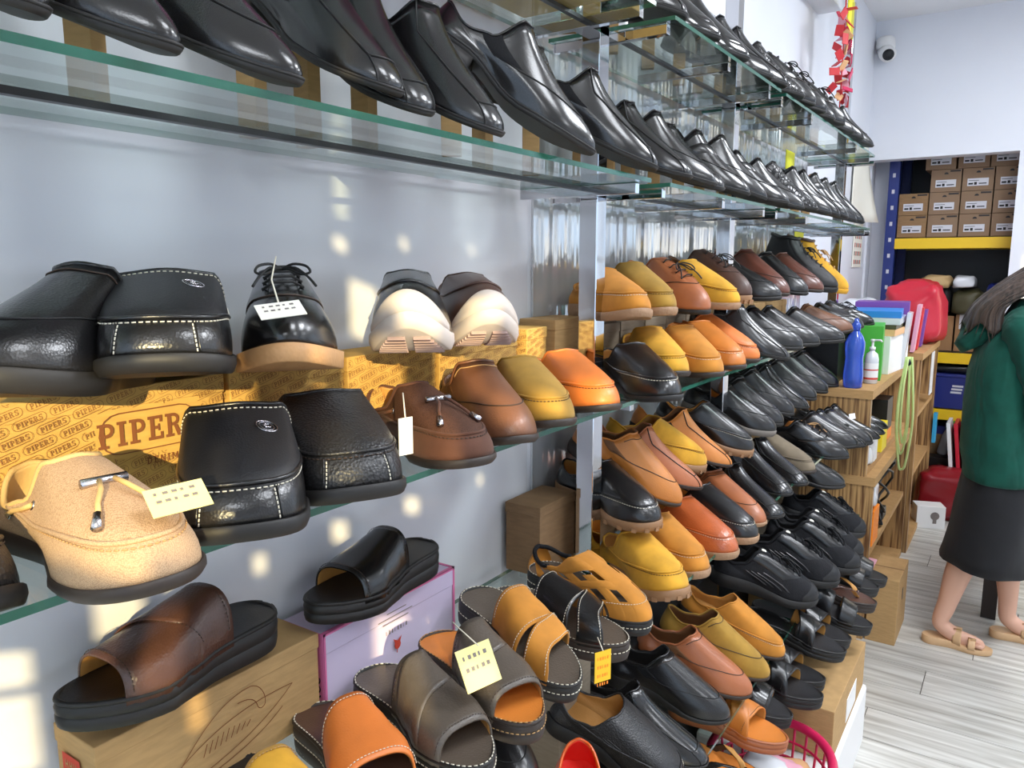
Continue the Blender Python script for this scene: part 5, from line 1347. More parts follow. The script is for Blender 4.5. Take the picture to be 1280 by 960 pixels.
shoe_box(.012, .10, 1.30, 1.45, ZL, .15, 'plain brown box left of nearest shelf post on lower shelf', 'box_brown', 'plain boxes on the lower shelf', printed=False)
plain_row(.012, .11, [1.455, 1.64, 1.82, 2.0, 2.195], ZL, .125, ['under the tan slip-on of lower back row', 'under the russet slip-on of lower back row', 'under the tan square-toed slip-on', 'under the black lug-soled moccasin'], 'box_brown', 'plain boxes on the lower shelf')
plain_row(.012, .11, [2.26, 2.48, 2.70, 2.93, 3.16], ZL, .135, ['under the black grey-soled slip-on', 'under black slip-ons, farthest bay, nearest', 'under black slip-ons, farthest bay, middle', 'with brush lettering under the black slip-ons'], 'kraft', 'tan boxes on the lower shelf')

# ---- lower shelf, nearest bay: kraft box and pink box
kb = shoe_box(.012, .10, .381, .700, ZL, .128, 'kraft shoe box with red stamp and faint line drawing, under the deep brown slide', 'kraft', 'boxes on the lower shelf of nearest bay', printed=False)
f = (Vector((.044, -.1595, -.008)), Vector((0, 1, 0)), Vector((0, 0, 1)), Vector((1, 0, 0)))
f2 = (Vector((-.040, -.1595, -.012)), Vector((1, 0, 0)), Vector((0, 0, 1)), Vector((0, -1, 0)))
def line2(pts, t):
    q = []
    for a, b in zip(pts, pts[1:]):
        d = Vector((b[0] - a[0], b[1] - a[1])); 
        if d.length < 1e-9: continue
        n = Vector((-d.y, d.x)).normalized() * t / 2
        q.append([(a[0] - n.x, a[1] - n.y), (b[0] - n.x, b[1] - n.y), (b[0] + n.x, b[1] + n.y), (a[0] + n.x, a[1] + n.y)])
    return q
def bez(p, n=14):
    out = []
    for i in range(n + 1):
        t = i / n; u = 1 - t
        out.append(tuple(u ** 3 * p[0][k] + 3 * u * u * t * p[1][k] + 3 * u * t * t * p[2][k] + t ** 3 * p[3][k] for k in (0, 1)))
    return out
g = MB(); Q = []
for c in ([(.07, .025), (.10, .055), (.14, .115), (.20, .112)], [(.20, .112), (.215, .11), (.225, .09), (.222, .078)], [(.07, .025), (.12, .03), (.20, .035), (.268, .085)], [(.09, .052), (.14, .08), (.19, .092), (.268, .085)], [(.222, .078), (.218, .072), (.212, .074), (.21, .08)], [(.21, .08), (.208, .09), (.2, .098), (.18, .098)], [(.06, .018), (.12, .022), (.2, .026), (.25, .06)]):
    Q += line2(bez(c), .0011)
for k in range(9): Q += line2([(.128 + k * .008, .052 + .001 * k), (.134 + k * .008, .072 - .0012 * abs(k - 4))], .0012)
print_on(g, Q, f, 0, None, .0012); g.build('line_drawing', M['print_brown'], kb)
g = MB(); print_on(g, rc(.014, .088, .052, .112), f2, 0, None, .0012); g.build('red_stamp', M['print_red'], kb)
g = MB(); Q = []
for k in range(3): Q += [[(.021 + k * .009 + p[0] * .006, .0945 + p[1] * .011) for p in q] for q in rc(0, 0, .2, 1) + rc(0, .4, 1, .6) + rc(.8, 0, 1, 1)]
print_on(g, Q, f2, 0, None, .0018); g.build('stamp_lettering', M['kraft'], kb)
g = MB(); tq = text_quads('T1263.P', .013); print_on(g, rot2(tq, -.18, .018, .066), f2, 0, None, .0012); g.build('handwriting', M['print_black'], kb)

pk = empty('gift_box', (.056, .860, ZL)); tag(pk, 'white and lilac shoe box with pink edges under the black slide', 'box', 'boxes on the lower shelf of nearest bay')
b = MB(); b.box(-.042, .0425, -.1495, .1495, 0, .116, 0, None, .0015); b.build('body', M['lilac_card'], pk)
b = MB(); b.box(-.043, .044, -.152, .152, .088, .121, 0, None, .002); b.build('lid', M['lilac_card'], pk)
b = MB()
for (ya, yb) in ((-.1525, -.148), (.148, .1525)): b.box(.043, .0447, ya, yb, 0, .1215)
b.box(-.0435, .0447, -.1532, -.1515, 0, .1215); b.box(.0428, .0447, -.1525, .1525, .1175, .1218)
b.box(.039, .0447, -.1525, .1525, .1205, .1222); b.box(-.043, .0447, .147, .1525, .1205, .1222); b.build('pink_edge', M['pink_card'], pk)
f3 = (Vector((.0442, -.136, -.014)), Vector((0, 1, 0)), Vector((0, 0, 1)), Vector((1, 0, 0)))
# printed upside down, as the box stands on its lid
g = MB(); 
print_on(g, [q for k in range(8) for q in rc(.112 + k * .0066, .080, .112 + k * .0066 + (.0028 if k % 3 else .0012), .0865)], f3, 0, None, .0012)
for k, (a, b_) in enumerate(((.105, .165), (.095, .175), (.115, .160))): print_on(g, rc(a, .098 + k * .008, b_, .0995 + k * .008), f3, 0, None, .0012)
g.build('lettering', M['print_grey'], pk)
g = MB(); Q = arc(.138, .055, 0, .0075, 0, 360, 10) + [[(.138, .062), (.148, .068), (.143, .057)]] + [[(.138, .062), (.128, .068), (.133, .057)]] + line2([(.138, .05), (.136, .042)], .002); print_on(g, Q, f3, 0, None, .0012); g.build('emblem', M['print_red'], pk)
g = MB(); tq = text_quads('Rec', .02); f4 = (Vector((-.135, -.1532, -.01)), Vector((1, 0, 0)), Vector((0, 0, 1)), Vector((0, -1, 0)))
print_on(g, rot2(tq, PI / 2, .172, .02), f4, 0, None, .0008); g.build('handwriting', M['print_black'], pk)

# ---- price tags (rest on the shoes: things of their own)
def paper_tag(name, c, u, v, w_, h_, mat, label, lines=2, string=None, th=.0008, lm='print_grey'):
    c = Vector(c); u = Vector(u).normalized(); v = Vector(v); v = (v - u * v.dot(u)).normalized(); n = u.cross(v)
    r = empty(name, c); tag(r, label, 'tag', 'price tags')
    mb = MB(); P = [(u * (sx * w_ / 2) + v * (sy * h_ / 2) + n * (sz * th / 2 + .0012 * (sx * sx - .5) * 0)) for sx in (-1, 1) for sy in (-1, 1) for sz in (-1, 1)]
    mb.add(P, [(0, 1, 3, 2), (4, 6, 7, 5), (0, 4, 5, 1), (2, 3, 7, 6), (0, 2, 6, 4), (1, 5, 7, 3)], 0, False); mb.build('card', M[mat], r)
    if lines:
        g = MB(); 
        for k in range(lines):
            y = h_ * (.22 - .28 * k)
            for q in range(5): print_on(g, rc(-w_ * .36 + q * w_ * .15, y, -w_ * .36 + q * w_ * .15 + w_ * (.09 if (q + k) % 3 else .05), y + h_ * .10), (Vector((0, 0, 0)), u, v, n), 0, None, th)
        g.build('printed_figures', M[lm], r)
    if string:
        mb = MB(); mb.tube([Vector(p) - c for p in string], .0009, 6); mb.build('string', M['thread_white'], r)
    return r
# ================================================================= zebra-wood counter cabinet
def zebra():
    m, nt, b, N, L = new_mat('zebra_laminate')
    v = coords(nt, (1, 1, .04))
    wv = N.new('ShaderNodeTexNoise'); wv.inputs['Scale'].default_value = 95; wv.inputs['Detail'].default_value = 3; L.new(v, wv.inputs['Vector'])
    r = N.new('ShaderNodeValToRGB'); e = r.color_ramp.elements
    e[0].position = .36; e[0].color = rgb(98, 64, 38); e[1].position = .60; e[1].color = rgb(192, 152, 100)
    L.new(wv.outputs['Fac'], r.inputs[0]); L.new(r.outputs[0], b.inputs['Base Color']); b.inputs['Roughness'].default_value = .4
    return m
M['zebra'] = zebra()
M['wood_top'] = card('wood_top', rgb(190, 150, 100)); 
def cabinet(label, x0, x1, y0, y1, z0, z1, shelves, group='zebra-wood cabinets', th=.03, divs=()):
    r = empty('counter_cabinet', (x0, y0, z0)); tag(r, label, 'cabinet', group)
    w_, d, h = x1 - x0, y1 - y0, z1 - z0
    for nm, b in (('side_panel', (0, w_, 0, th, 0, h - .035)), ('side_panel', (0, w_, d - th, d, 0, h - .035)), ('back_panel', (0, .012, th, d - th, 0, h - .035)), ('top_board', (-.0, w_ + .006, -.004, d, h - .035, h)), ('bottom_board', (.012, w_, th, d - th, .0, .03))):
        mb = MB(); mb.box(*b); mb.build(nm, M['zebra' if 'board' not in nm else 'wood_top'], r)
    for z in shelves:
        mb = MB(); mb.box(.012, w_ - .01, th, d - th, z - .012, z + .012); mb.build('shelf_board', M['wood_top'], r)
    for y in divs:
        mb = MB(); mb.box(.012, w_ - .005, y - .012, y + .012, .03, h - .035); mb.build('divider', M['zebra'], r)
    return r
cabinet('lower zebra-wood cabinet with open front behind the shoe rows', .12, .455, 3.22, 4.36, 0, .675, (.33,))
cabinet('upper zebra-wood cabinet carrying the blue bottle and folders', 0.12, .425, 3.22, 4.36, .675, 1.02, ())
cabinet('tall zebra-wood cabinet at far end of the counter', .12, .475, 4.37, 5.25, 0, 1.06, (.4, .72))

def wrap(label, name, cat, loc, rot=(0, 0, 0), group=None):
    r = empty(name, loc, rot); tag(r, label, cat, group); return r
def simple_box(name, cat, label, loc, size, mat, rz=0, group=None, extra=None, b=.002, rx=0, ry=0):
    r = wrap(label, name, cat, loc, (rx, ry, rz), group)
    mb = MB(); mb.box(-size[0] / 2, size[0] / 2, -size[1] / 2, size[1] / 2, 0, size[2], 0, None, b); mb.build('body', M[mat] if isinstance(mat, str) else mat, r)
    if extra: extra(r, size)
    return r
for nm, c, ro in (('blue_clear', rgb(84, 122, 240), .08), ('green_card', rgb(66, 168, 48), .5), ('lime', rgb(206, 226, 150), .6), ('yellow_plain', rgb(240, 214, 40), .5), ('orange_plain', rgb(250, 140, 30), .5), ('blue_plain', rgb(36, 130, 210), .4), ('purple_plain', rgb(122, 74, 158), .4),
                  ('red_bag', rgb(196, 34, 54), .35), ('red_dark', rgb(134, 22, 32), .3), ('pinkish', rgb(228, 168, 184), .5), ('white_plain', rgb(234, 232, 230), .5), ('clear_plastic', rgb(214, 216, 220), .2), ('black_plain', rgb(24, 24, 26), .4), ('navy', rgb(28, 40, 116), .4), ('rack_blue', rgb(34, 50, 120), .4), ('rack_yellow', rgb(238, 196, 30), .4),
                  ('cyan_plain', rgb(52, 160, 210), .4), ('pink_red', rgb(206, 38, 86), .3), ('carton', rgb(156, 116, 78), .8), ('box_taupe', rgb(138, 112, 88), .8), ('peach', rgb(230, 180, 130), .7), ('dark_bag', rgb(38, 38, 40), .3), ('grey_label', rgb(206, 206, 212), .6), ('skin_sandal', rgb(206, 168, 126), .5), ('dark_wood', rgb(36, 28, 26), .5), ('yellow_sign', rgb(244, 236, 40), .5), ('red_deco', rgb(206, 40, 46), .5), ('dark_olive', rgb(70, 66, 40), .5), ('purple_light', rgb(196, 176, 220), .5), ('tan_cloth', rgb(190, 158, 110), .7)):
    M[nm] = plain(nm, c, ro)
M['blue_clear'].node_tree.nodes['Principled BSDF'].inputs['Transmission Weight'].default_value = .55
M['film'] = thin_glass('clear_plastic_film', (.93, .93, .95, 1), 1.45, .12)

# ---- on the cabinet top
bt = wrap('translucent blue water bottle on the cabinet corner', 'water_bottle', 'bottle', (.345, 3.27, 1.02))
mb = MB(); mb.lathe([(.030, 0), (.036, .004), (.038, .05), (.035, .09), (.033, .12), (.037, .15), (.037, .18), (.028, .205), (.016, .222), (.014, .23)], 28); mb.build('body', M['blue_clear'], bt)
mb = MB(); mb.lathe([(.017, .228), (.017, .252), (.014, .256), (.009, .262), (.009, .272), (.002, .275)], 20); mb.build('cap', M['blue_clear'], bt)
pb = wrap('small white pump bottle of hand gel beside the blue bottle', 'pump_bottle', 'bottle', (.385, 3.43, 1.02))
mb = MB(); mb.lathe([(.024, 0), (.027, .003), (.027, .10), (.022, .122), (.010, .132), (.010, .14)], 24); mb.build('body', M['clear_plastic'], pb)
mb = MB(); mb.lathe([(.0275, .018), (.0275, .085)], 24, cap=False); mb.build('label', M['white_plain'], pb)
mb = MB(); mb.lathe([(.0279, .018), (.0279, .026)], 24, cap=False); mb.lathe([(.0279, .055), (.0279, .060)], 24, cap=False); mb.build('label_band', M['print_red'], pb)
mb = MB(); mb.lathe([(.012, .138), (.012, .150), (.005, .152), (.005, .172), (.009, .174), (.009, .182)], 16); mb.tube([(0, 0, .178), (.03, -.01, .180), (.036, -.012, .174)], .004, 8); mb.build('pump', M['white_plain'], pb)
simple_box('folder', 'folder', 'bright green upright magazine file behind the pump bottle', (.345, 3.64, 1.02), (.10, .26, .23), 'green_card', .12)
simple_box('document_box', 'box', 'black box file behind the shoes at the cabinet back', (.20, 3.5, 1.02), (.14, .30, .30), 'black_plain')
# paper stack: each folder and book a thing
def sheet(name, label, loc, size, mat, rz=0, rx=0, ry=0, grp='papers and folders on the cabinet'):
    return simple_box(name, 'folder', label, loc, size, mat, rz, grp, None, .001, rx, ry)
z = 1.02
for k, (h, mat, lab) in enumerate(((.17, 'white_plain', 'tall stack of white papers at bottom of folder pile'), (.03, 'peach', 'cream paper pad in the folder pile'), (.02, 'dark_olive', 'dark ring binder in the folder pile'), (.03, 'clear_plastic', 'clear plastic folder near the top of pile'), (.03, 'blue_plain', 'bright blue folder on top of the pile'))):
    sheet('folder', lab, (.30 + .006 * (k % 2), 3.93, z), (.25, .34, h - .001), mat, .05 * (k - 2)); z += h
sheet('folder', 'purple folder leaning behind the blue folder', (.30, 4.22, 1.065), (.24, .20, .26), 'purple_plain', .1, 0, 0)
for k, (mat, lab, y) in enumerate((('clear_plastic', 'clear plastic sleeve hanging at cabinet edge beside the strap', 4.04), ('pinkish', 'pale pink sleeve of papers at cabinet edge', 4.42), ('red_deco', 'red booklet tucked behind the pink sleeve', 4.56), ('purple_plain', 'purple booklet standing near the red bag', 4.75), ('white_plain', 'white plastic bag end by the red bag', 4.95))):
    sheet('document_sleeve', lab, (.425 if k != 4 else .40, y, 1.025 if k == 0 else 1.065), (.018, .13, .26 - .02 * k), mat, .05, 0, .08)
def crumple(name, cat, label, loc, size, mat, seed, grp=None, sub=3, amp=.22, rz=0):
    """soft crumpled bag: a noisy rounded lump resting on its base"""
    r = wrap(label, name, cat, loc, (0, 0, rz), grp)
    bm = bmesh.new(); bmesh.ops.create_icosphere(bm, subdivisions=sub, radius=1)
    for v in bm.verts:
        p = v.co.copy(); q = Vector([math.copysign(abs(c) ** .55, c) for c in p])
        n = noise.noise(p * 1.6 + Vector((seed, 0, 0))) * amp + abs(noise.noise(p * 4.2 + Vector((0, seed, 0)))) * amp * .6
        q = q * (1 + n); v.co = Vector((q.x * size[0] / 2, q.y * size[1] / 2, max(0, (q.z + .95) * size[2] / 2)))
    mb = MB(); mb.add([v.co.copy() for v in bm.verts], [[v.index for v in f.verts] for f in bm.faces], 0, True); bm.free()
    mb.build('body', M[mat], r); return r
crumple('plastic_bag', 'bag', 'clear plastic bag heap behind the purple folder', (.13, 4.60, 1.06), (.20, .3, .26), 'clear_plastic', 3.1)
rb = crumple('shopping_bag', 'bag', 'large red bag standing at the far end of the counter', (.36, 5.0, 1.06), (.30, .40, .36), 'red_bag', 5.7, None, 4, .17)
# lanyard strap hanging over the cabinet edge
st = wrap('striped lime and dark lanyard strap hanging from the cabinet top', 'lanyard', 'strap', (.462, 3.80, .76))
for k, (dx, w_, bot) in enumerate(((.016, .020, -.10), (.024, .030, -.17), (.020, .012, -.05))):
    mb = MB(); pts = spline([(dx - w_ * .3, -.01, .34), (dx - w_, -.02 - .01 * k, .18), (dx - w_ * 1.1, -.02, .02), (dx - w_ * .4, -.02, bot + .02), (dx, -.015, bot), (dx + w_ * .5, -.02, bot + .03), (dx + w_, -.02, .04), (dx + w_ * .7, -.01, .2), (dx + w_ * .2, 0, .34)], 5)
    mb.tube(pts, .0052, 6); mb.build('strap', M['lime'], st)
mb = MB(); mb.lathe([(.010, 0), (.013, .01), (.008, .03)], 10, c=(.018, 0, .30)); mb.build('clip', M['black_plain'], st)
# inside the upper cabinet
simple_box('small_box', 'box', 'yellow carton in the upper cabinet', (.385, 3.62, .706), (.09, .13, .12), 'yellow_plain')
simple_box('small_box', 'box', 'black box with red base in upper cabinet right of the yellow carton', (.36, 3.88, .706), (.10, .16, .19), 'black_plain', 0, None, lambda r, s: (lambda mb: (mb.box(-s[0] / 2 - .001, s[0] / 2 + .001, -s[1] / 2 - .001, s[1] / 2 + .001, 0, .045), mb.build('red_base', M['orange_plain'], r)))(MB()))
simple_box('small_box', 'box', 'white narrow carton in the upper cabinet beside the shoes', (.40, 3.40, .706), (.06, .07, .16), 'white_plain')
crumple('plastic_bag', 'bag', 'small crumpled clear bag at the front edge of upper cabinet', (.40, 3.30, .706), (.06, .07, .08), 'clear_plastic', 9.2)
# inside the lower cabinet
simple_box('small_box', 'box', 'bright orange box in the lower cabinet', (.395, 3.44, .343), (.10, .14, .15), 'orange_plain')
crumple('plastic_bag', 'bag', 'crumpled clear bag on top of the orange box', (.38, 3.46, .494), (.12, .16, .10), 'clear_plastic', 2.3)
simple_box('small_box', 'box', 'pale pink packet under the orange box', (.41, 3.36, .031), (.05, .08, .24), 'pinkish')
crumple('cloth', 'cloth', 'pink cloth bundle at bottom of lower cabinet', (.39, 3.72, .031), (.12, .16, .12), 'pinkish', 4.4)
crumple('dark_pouch', 'bag', 'black pouch at bottom of lower cabinet', (.38, 3.56, .031), (.1, .12, .12), 'black_plain', 6.1)
cb = wrap('tangle of black power cable in the lower cabinet', 'power_cable', 'cable', (.40, 3.80, .345))
mb = MB(); mb.tube([Vector((.01 + .03 * math.sin(i * .9), .16 * math.sin(i * .55), .01 + .12 * (1 + math.sin(i * .37 + 1)))) for i in range(46)], .006, 6); mb.build('cord', M['black_plain'], cb)
mb = MB(); mb.box(-.03, .03, -.05, .05, .0, .05, 0, None, .006); mb.build('adapter', M['black_plain'], cb)
# carton at the foot of the cabinet
def carton_extra(r, s):
    mb = MB(); mb.box(s[0] / 2 - .001, s[0] / 2 + .001, -.012, .012, s[2] * .55, s[2] * .72); mb.build('hand_hole', M['black_plain'], r)
    mb = MB(); mb.box(-s[0] / 2, s[0] / 2, -.004, .004, s[2] - .001, s[2] + .0012); mb.build('flap_edge', M['kraft_dark'], r)
simple_box('carton', 'box', 'brown carton on the floor against the zebra-wood cabinet', (.517, 3.37, 0), (.11, .28, .27), 'kraft', 0, None, carton_extra)
# wall papers past the shelves
r = wrap('curling white paper sheets pinned on the wall past the shelves', 'paper_sheet', 'paper', (.008, 5.02, 1.98), group='papers pinned by the stockroom')
mb = MB(); mb.grid(lambda i, j: Vector((.004 + .10 * max(0, i - .35) ** 2 * (1 - j) ** 1.5 * 2.0, -.20 + .42 * i, -.22 + .46 * j)), 10, 8); mb.build('sheet', M['paper'], r, .001)
r = wrap('small wall calendar with coloured figures under the paper sheets', 'calendar', 'calendar', (.006, 5.12, 1.66))
mb = MB(); mb.box(-.003, .003, -.13, .13, -.17, .17); mb.build('sheet', M['paper'], r)
g = MB(); h = MB(); fr = (Vector((.003, -.13, -.17)), Vector((0, 1, 0)), Vector((0, 0, 1)), Vector((1, 0, 0)))
for i in range(5):
    for j in range(5): print_on(g if (i + j) % 2 else h, rc(.02 + i * .045, .02 + j * .05, .045 + i * .045, .045 + j * .05), fr, 0, None, .0008)
print_on(h, rc(.02, .29, .24, .325), fr, 0, None, .0008)
g.build('printed_figures', M['print_grey'], r); h.build('red_figures', M['print_red'], r)
# festive hanging near the last post
r = wrap('red and pink festive paper ornament hanging by the last shelf post', 'hanging_ornament', 'decoration', (.16, 3.62, 2.30))
mb = MB(); mb.tube([(0, 0, .32), (0, 0, -.14)], .003, 6); mb.build('cord', M['red_deco'], r)
for k in range(30):
    a = k * 2.4; z = .26 - k * .0125; rr = .030 + .018 * math.sin(k * 1.3)
    mb = MB(); c = Vector((rr * math.cos(a) * .8, rr * math.sin(a), z)); R_ = Euler((k * .7, k * 1.1, k * .5)).to_matrix().to_4x4(); R_.translation = c
    mb.box(-.022, .022, -.016, .016, -.002, .002, 0, R_, .001)
    o = mb.build('paper_petal', M[('red_deco', 'pink_red', 'red_deco', 'peach', 'pinkish')[k % 5]], r)
for (y, z, lab, h_) in ((3.66, 2.60, 'bright yellow hanging sign above the festive ornament', .16),):
    simple_box('shop_sign', 'sign', lab, (.16, y + .06, z - .12), (.006, .10, h_), 'yellow_sign')
simple_box('shop_sign', 'sign', 'small yellow card standing above the yellow boot', (.10, 3.30, 1.555), (.004, .14, .08), 'yellow_sign')
simple_box('shop_sign', 'sign', 'small yellow card under the topmost shelf end', (.10, 3.10, 1.86), (.004, .12, .07), 'yellow_sign')
# security camera at the ceiling corner
r = wrap('white dome security camera on the far header wall', 'security_camera', 'camera', (.06, 5.28, 2.78))
mb = MB(); mb.lathe([(.05, 0), (.055, .01), (.05, .06), (.04, .07)], 20); mb.build('base', M['white_plain'], r)
mb = MB(); mb.tube([(0, -.0, -.01), (.03, -.08, -.05)], [.045, .045], 16); mb.build('body', M['white_plain'], r)
mb = MB(); mb.tube([(.03, -.08, -.05), (.032, -.086, -.053)], .032, 16); mb.build('lens', M['black_plain'], r)

# ================================================================= stockroom rack behind the opening
rk = wrap('blue steel stockroom rack with yellow beams', 'storage_rack', 'rack', (.13, 5.52, 0))
for (x, y) in ((0, 0), (1.32, 0), (0, .55), (1.32, .55)):
    mb = MB(); mb.box(x - .03, x + .03, y - .03, y + .03, 0, 2.4)
    o = mb.build('upright', M['rack_blue'], rk)
    if y == 0 and x == 0:
        for k in range(22):
            m2 = MB(); m2.box(-.008, .008, -.0312, -.030, .25 + k * .1, .275 + k * .1); m2.build('slot', M['grey_label'], o)
for z in (.57, .93, 1.64):
    for y in (-.02, .55):
        mb = MB(); mb.box(.03, 1.29, y - .012, y + .012, z - .035, z + .03); mb.build('beam', M['rack_yellow'], rk)
    mb = MB(); mb.box(.0, 1.32, 0, .55, z + .02, z + .035); mb.build('deck', M['dark_wood'], rk)
mb = MB(); mb.box(0, 1.32, .56, .57, .1, 2.4); mb.build('back_sheet', M['black_plain'], rk)
# thirteen-odd labelled cartons
def stock_extra(r, s):
    mb = MB(); mb.box(-.055, .055, -s[1] / 2 - .002, -s[1] / 2, .028, .072); lb = mb.build('label', M['grey_label'], r)
    g = MB(); F = (Vector((-.055, -s[1] / 2 - .002, .028)), Vector((1, 0, 0)), Vector((0, 0, 1)), Vector((0, -1, 0)))
    print_on(g, rc(.006, .008, .030, .018) + rc(.036, .006, .050, .022) + rc(.06, .010, .10, .016) + rc(.006, .030, .06, .033), F, 0, None, .0006); g.build('print', M['print_black'], lb)
    mb = MB(); mb.lathe([(.012, 0), (.012, .001)], 10, c=(0, 0, 0)); me = mb.v
    g = MB(); print_on(g, arc(0, .105, 0, .012, 0, 180, 6), (Vector((0, -s[1] / 2, 0)), Vector((1, 0, 0)), Vector((0, 0, 1)), Vector((0, -1, 0))), 0, None, .001); g.build('finger_hole', M['black_plain'], r)
    g = MB(); print_on(g, rc(.02, .118, .075, .128), (Vector((0, -s[1] / 2, 0)), Vector((1, 0, 0)), Vector((0, 0, 1)), Vector((0, -1, 0))), 0, None, .001); g.build('corner_print', M['dark_wood'], r)
BW, BHH = .164, .134
rows_ = [(0, [.0, 1, 2, 3, 4]), (1, [0, 1, 2, 3, 4]), (2, [1, 2, 3, 4]), (3, [.80, 1.83, 2.83, 3.84])]
rn_ = ['bottom', 'second', 'third', 'top']; cn_ = ['first', 'second', 'third', 'fourth', 'fifth']
zb = 1.676
for ri, cs in rows_:
    for k, c in enumerate(cs):
        col_ = 'kraft_dark' if c == 0 else 'box_taupe'
        simple_box('stock_box', 'box', f'brown carton with white label, {cn_[k]} from left in {rn_[ri]} rack row', (.165 + BW / 2 + c * (BW + .006), 5.66, zb + ri * (BHH + .002)), (BW, .30, BHH), M[col_], 0, 'labelled cartons on the rack', stock_extra)
# stuff on the lower rack decks
simple_box('carton', 'box', 'brown carton on rack behind the red bag', (.44, 5.72, .966), (.16, .3, .22), 'carton', 0, 'cartons on the lower rack')
simple_box('carton', 'box', 'brown carton with white tape on rack beside woman', (.64, 5.72, .966), (.22, .3, .23), 'carton', 0, 'cartons on the lower rack', lambda r, s: (lambda mb: (mb.box(-.09, -.05, -s[1] / 2 - .002, -s[1] / 2, .14, s[2] + .001), mb.box(.03, .09, -s[1] / 2 - .002, -s[1] / 2, .15, s[2] + .001), mb.build('tape', M['grey_label'], r)))(MB()))
for k, (x, sx, sz, mat, lab) in enumerate(((.40, .18, .20, 'dark_bag', 'dark crumpled bag on cartons above the red bag'), (.585, .16, .16, 'dark_olive', 'olive-black bag beside the patterned pouch'), (.755, .15, .2, 'navy', 'navy bag on cartons next to the woman'), (.56, .12, .08, 'clear_plastic', 'silvery crumpled wrapping on the cartons'), (.41, .16, .08, 'tan_cloth', 'tan cloth bundle over the red bag'))):
    crumple('bundle', 'bag', lab, (x, 5.66 - .02 * k, 1.197 + (.165 if k in (3, 4) else 0)), (sx, .28, sz), mat, k * 2.7 + 1, 'bundles on the rack')
bc = wrap('blue plastic crate on the lower rack deck', 'storage_crate', 'crate', (.56, 5.70, .606))
mb = MB(); mb.box(-.25, .25, -.20, .20, 0, .215, 0, None, .006); mb.build('body', M['navy'], bc)
mb = MB(); mb.box(-.255, .255, -.205, .205, .200, .220, 0, None, .004); mb.build('rim', M['navy'], bc)
g = MB(); print_on(g, rot2(rc(0, 0, .06, .012) + rc(.004, .02, .064, .032) + rc(.008, .04, .068, .052), .0, -.02, .10), (Vector((0, -.20, 0)), Vector((1, 0, 0)), Vector((0, 0, 1)), Vector((0, -1, 0))), 0, None, .0012); g.build('printed_lines', M['grey_label'], bc)
crumple('plastic_bag', 'bag', 'dark shiny plastic wrapping on top of the blue crate', (.56, 5.70, .828), (.44, .34, .055), 'dark_bag', 8.8)
# floor of the stockroom opening
simple_box('carton', 'box', 'tan carton on stockroom floor with blue band behind bottle', (.50, 5.66, .24), (.22, .22, .24), 'kraft_dark', 0, None, lambda r, s: (lambda mb: (mb.box(-s[0] / 2 - .001, s[0] / 2 + .001, -s[1] / 2 - .001, s[1] / 2, s[2] - .05, s[2] + .001), mb.build('band', M['navy'], r)))(MB()))
simple_box('carton', 'box', 'plain carton on stockroom floor carrying another carton', (.50, 5.68, 0), (.26, .30, .24), 'red_dark')
sb = wrap('clear spray bottle with green cap by stockroom cartons', 'spray_bottle', 'bottle', (.52, 5.50, .31), (0, .2, 0))
mb = MB(); mb.lathe([(.025, 0), (.03, .01), (.03, .12), (.02, .16), (.012, .18)], 16); mb.build('body', M['clear_plastic'], sb)
mb = MB(); mb.lathe([(.024, .17), (.024, .225), (.018, .23)], 14); mb.build('cap', M['green_card'], sb)
simple_box('plinth_box', 'box', 'dark box under the spray bottle', (.53, 5.44, .0), (.16, .10, .31), 'dark_wood')
crumple('plastic_bag', 'bag', 'glossy red plastic bag on stockroom floor', (.60, 5.18, 0), (.34, .26, .30), 'red_dark', 7.3, None, 4, .16)
simple_box('bulb_box', 'box', 'small white box printed with a light bulb on floor', (.52, 4.93, 0), (.15, .11, .13), 'white_plain', .35, None, lambda r, s: (lambda g: (print_on(g, arc(.02, .075, 0, .024, 0, 360, 12) + rc(.010, .03, .03, .055), (Vector((0, -s[1] / 2, 0)), Vector((1, 0, 0)), Vector((0, 0, 1)), Vector((0, -1, 0))), 0, None, .001), g.build('bulb_print', M['print_grey'], r)))(MB()))
for k, (x, y, mat, lab) in enumerate(((.60, 5.36, 'white_plain', 'white magazine leaning by the red folders'), (.64, 5.36, 'red_bag', 'red folder leaning behind the woman skirt'), (.675, 5.36, 'red_dark', 'dark red folder leaning behind the woman skirt'))):
    sheet('folder', lab, (x, y, .22), (.02, .22, .34), mat, 0, 0, -.12, 'folders leaning in the stockroom')
simple_box('plinth_box', 'box', 'dark box carrying the leaning folders', (.66, 5.36, 0), (.20, .16, .21), 'dark_wood')
simple_box('card_strip', 'card', 'cyan cardboard strip on the cabinet end', (.492, 5.22, .44), (.02, .06, .18), 'cyan_plain')
simple_box('notice', 'paper', 'white notice on the end of tall cabinet', (.480, 4.9, .78), (.006, .12, .24), 'white_plain')

# ================================================================= floor level in front of the far bays
simple_box('shoe_box', 'box', 'kraft box on the floor under the black crossing-strap sandals', (.43, 2.24, .20), (.28, .46, .145), 'kraft', 0, 'boxes near the floor', lambda r, s: (lambda mb: (mb.box(s[0] / 2, s[0] / 2 + .0015, -.05, .09, .02, .09), mb.build('label', M['white_plain'], r)))(MB()))
simple_box('shoe_box', 'box', 'kraft box deeper in the row under two-strap slides', (.33, 2.74, 0), (.28, .46, .40), 'kraft', 0, 'boxes near the floor')
simple_box('carton', 'box', 'white wrapped carton on the floor beside the pink basket', (.40, 2.22, 0), (.36, .54, .198), 'white_plain', 0, 'boxes near the floor', None, .01)
bk = wrap('pink plastic lattice basket on the floor with packets inside', 'basket', 'basket', (.47, 1.78, .0))
H0 = .30
def bp(a, u):
    r = .11 + .03 * u; return Vector((r * 1.0 * math.cos(a), r * 1.25 * math.sin(a), .01 + H0 * u))
